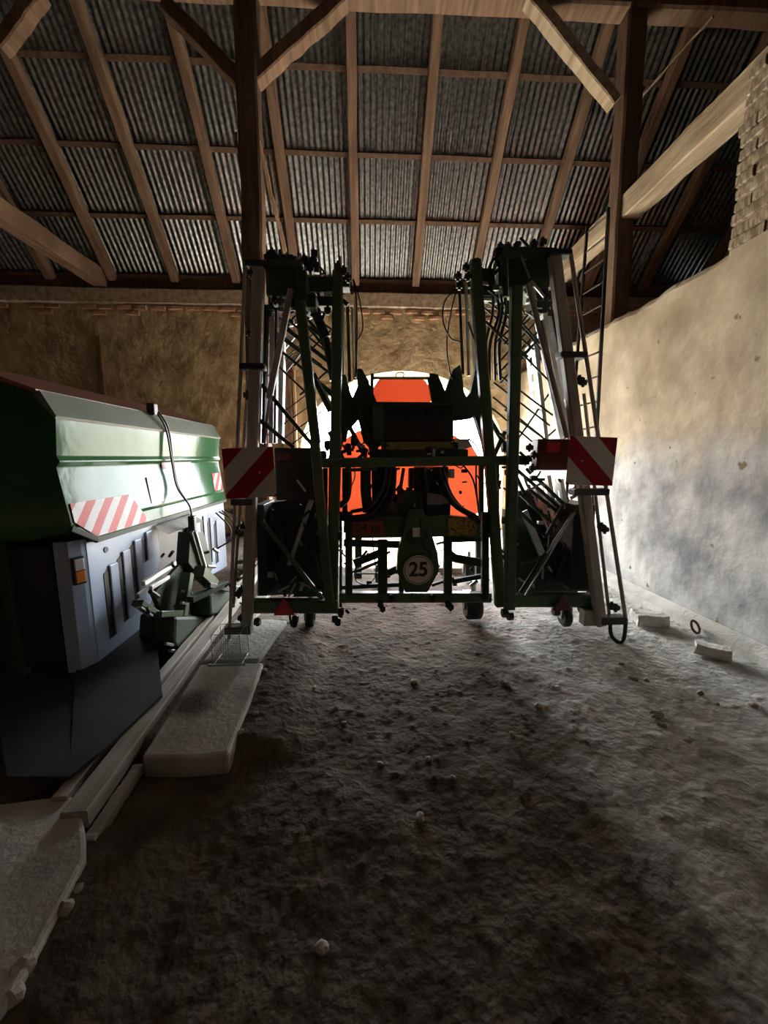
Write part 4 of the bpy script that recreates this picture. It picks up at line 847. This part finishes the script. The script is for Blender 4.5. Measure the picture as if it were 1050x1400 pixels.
# blocks by the wall
def rough_block(name, c, size, rz, label, cat, m='block_pale', amp=.012):
    bm = bmesh.new(); bmesh.ops.create_cube(bm, size=1); bmesh.ops.subdivide_edges(bm, edges=bm.edges, cuts=4, use_grid_fill=True)
    for v in bm.verts:
        p = Vector((v.co.x*size[0], v.co.y*size[1], v.co.z*size[2])); q = np.array([p.x*18+c[0]*7]), np.array([p.y*18+p.z*23])
        p += Vector((vnoise(*q, 3)[0]-.5, vnoise(*q, 5)[0]-.5, vnoise(*q, 8)[0]-.5))*amp*2; v.co = p
    me = bpy.data.meshes.new(name); bm.to_mesh(me); bm.free(); me.materials.append(MATS[m])
    o = bpy.data.objects.new(name, me); COL.objects.link(o); o.location = (c[0], c[1], c[2]+size[2]/2); o.rotation_euler = (0, 0, rz)
    bv = o.modifiers.new('bevel', 'BEVEL'); bv.width = .004; bv.segments = 1
    return tag(o, label, cat)
p = U(894, 856, Z=0); rough_block('stone_block', (p.x, p.y+.05, -.005), (.215, .12, .085), -.25, 'pale rectangular stone block on the floor nearer the boom hoop', 'block')
p = U(979, 899, Z=0); rough_block('stone_block', (p.x, p.y+.03, -.005), (.18, .09, .07), -.75, 'white broken brick on the floor against the wall footing', 'block')
p = U(951, 866, Z=0); k = MB(); n = 24
k.tube([p+Vector((.026*math.cos(t), .03*math.sin(t)*.8+.01, .045+.036*math.sin(t))) for t in np.linspace(0, 2*math.pi, n)], .009, 7)
tag(k.build('iron_ring', 'rust'), 'small dark ring leaning on the footing between two pale blocks', 'ring')
p = U(638, 806, Z=0); tag(MB().prism([(.78, 4.05, 0), (1.14, 4.0, 0), (1.14, 4.25, 0), (.82, 4.3, 0)], (0, 0, .05)).build('plank_offcut', 'plank_grey', bevel=.004), 'flat plank offcut lying behind the sprayer frame', 'board')
# loose stones
ST = [(575, 1114, .020), (690, 931, .030), (735, 962, .022), (898, 975, .035), (905, 988, .02), (958, 946, .02), (1030, 962, .022), (866, 924, .026), (884, 926, .018), (440, 1290, .018), (566, 930, .02), (585, 1034, .018), (520, 1040, .015), (850, 905, .016), (660, 918, .012), (800, 1010, .014), (940, 1010, .015), (980, 960, .013), (470, 985, .016), (430, 940, .014), (700, 1000, .013), (620, 1060, .012), (350, 990, .014), (345, 950, .016), (362, 930, .018), (330, 1020, .015), (92, 1260, .022), (60, 1300, .018), (30, 1350, .03), (20, 1385, .025), (110, 1230, .015)]
proto = []
for s_ in range(3):
    bm = bmesh.new(); bmesh.ops.create_icosphere(bm, subdivisions=2, radius=1)
    for v in bm.verts: v.co *= 1+.5*(vnoise(np.array([v.co.x*1.7+s_*9+5]), np.array([v.co.y*1.7+v.co.z*2.1+9]), s_)[0]-.5)
    me = bpy.data.meshes.new('stone'); bm.to_mesh(me); bm.free(); me.materials.append(MATS['stone']); proto.append(me)
for i, (x, y, r) in enumerate(ST):
    p = U(x, y, Z=0); o = bpy.data.objects.new('stone', proto[i % 3]); COL.objects.link(o); o.scale = (r, r*random.uniform(.6, 1), r*random.uniform(.45, .7))
    o.rotation_euler = (0, 0, random.uniform(0, 6)); hz = float(floor_h(np.array([p.x]), np.array([p.y]))[0]); o.location = (p.x, p.y, hz+r*.25)
    if p.x > 1.3: lb_s, gr_s = 'small loose stone on the pale floor along the plaster wall', 'stones along the plaster wall'
    elif p.x < -.62: lb_s, gr_s = 'small loose stone at the broken edge of the broad concrete slab', 'stones at the broad slab'
    elif p.x < -.35: lb_s, gr_s = 'small loose stone beside the long stained concrete slab', 'stones beside the long slab'
    elif i == 0: lb_s, gr_s = 'largest pale stone lying alone in the middle of the earth floor', None
    else: lb_s, gr_s = 'small loose stone out on the open brown earth floor', 'stones on the open earth floor'
    tag(o, lb_s, 'stone', gr_s)
# ladder behind the boom
lad = empty('ladder', (2.3, 4.2, 0), 'slim dark metal ladder leaning against the tie beam over the wall', 'ladder')
ra, rb = U(832, 284, Y=4.45), U(812, 655, Y=3.6); la, lb_ = U(803, 310, Y=4.62), U(776, 655, Y=3.75)
rb = ra + (rb-ra)*((ra.z-.005)/(ra.z-rb.z)); lb_ = la + (lb_-la)*((la.z-.005)/(la.z-lb_.z))       # both rails stand on the floor
MB().beam(ra, rb, .035, .02, (0, 1, 0), .1).build('rail', 'black_plastic', lad); MB().beam(la, lb_, .03, .02, (0, 1, 0), .1).build('rail', 'black_plastic', lad)
for i in range(15):
    t = .02+i*.065; MB().tube([ra.lerp(rb, t), la.lerp(lb_, t)], .010, 6).build('rung', 'steel', lad)
# rusty bar with chain on the back wall
rb_ = tag(MB().beam(U(134, 460, Y=6.47), U(143, 560, Y=6.47), .075, .05, (0, 1, 0), .1, 10, .006).build('hanging_bar', 'rust'), 'dark rusty bar hanging on the ochre back wall', 'bar')
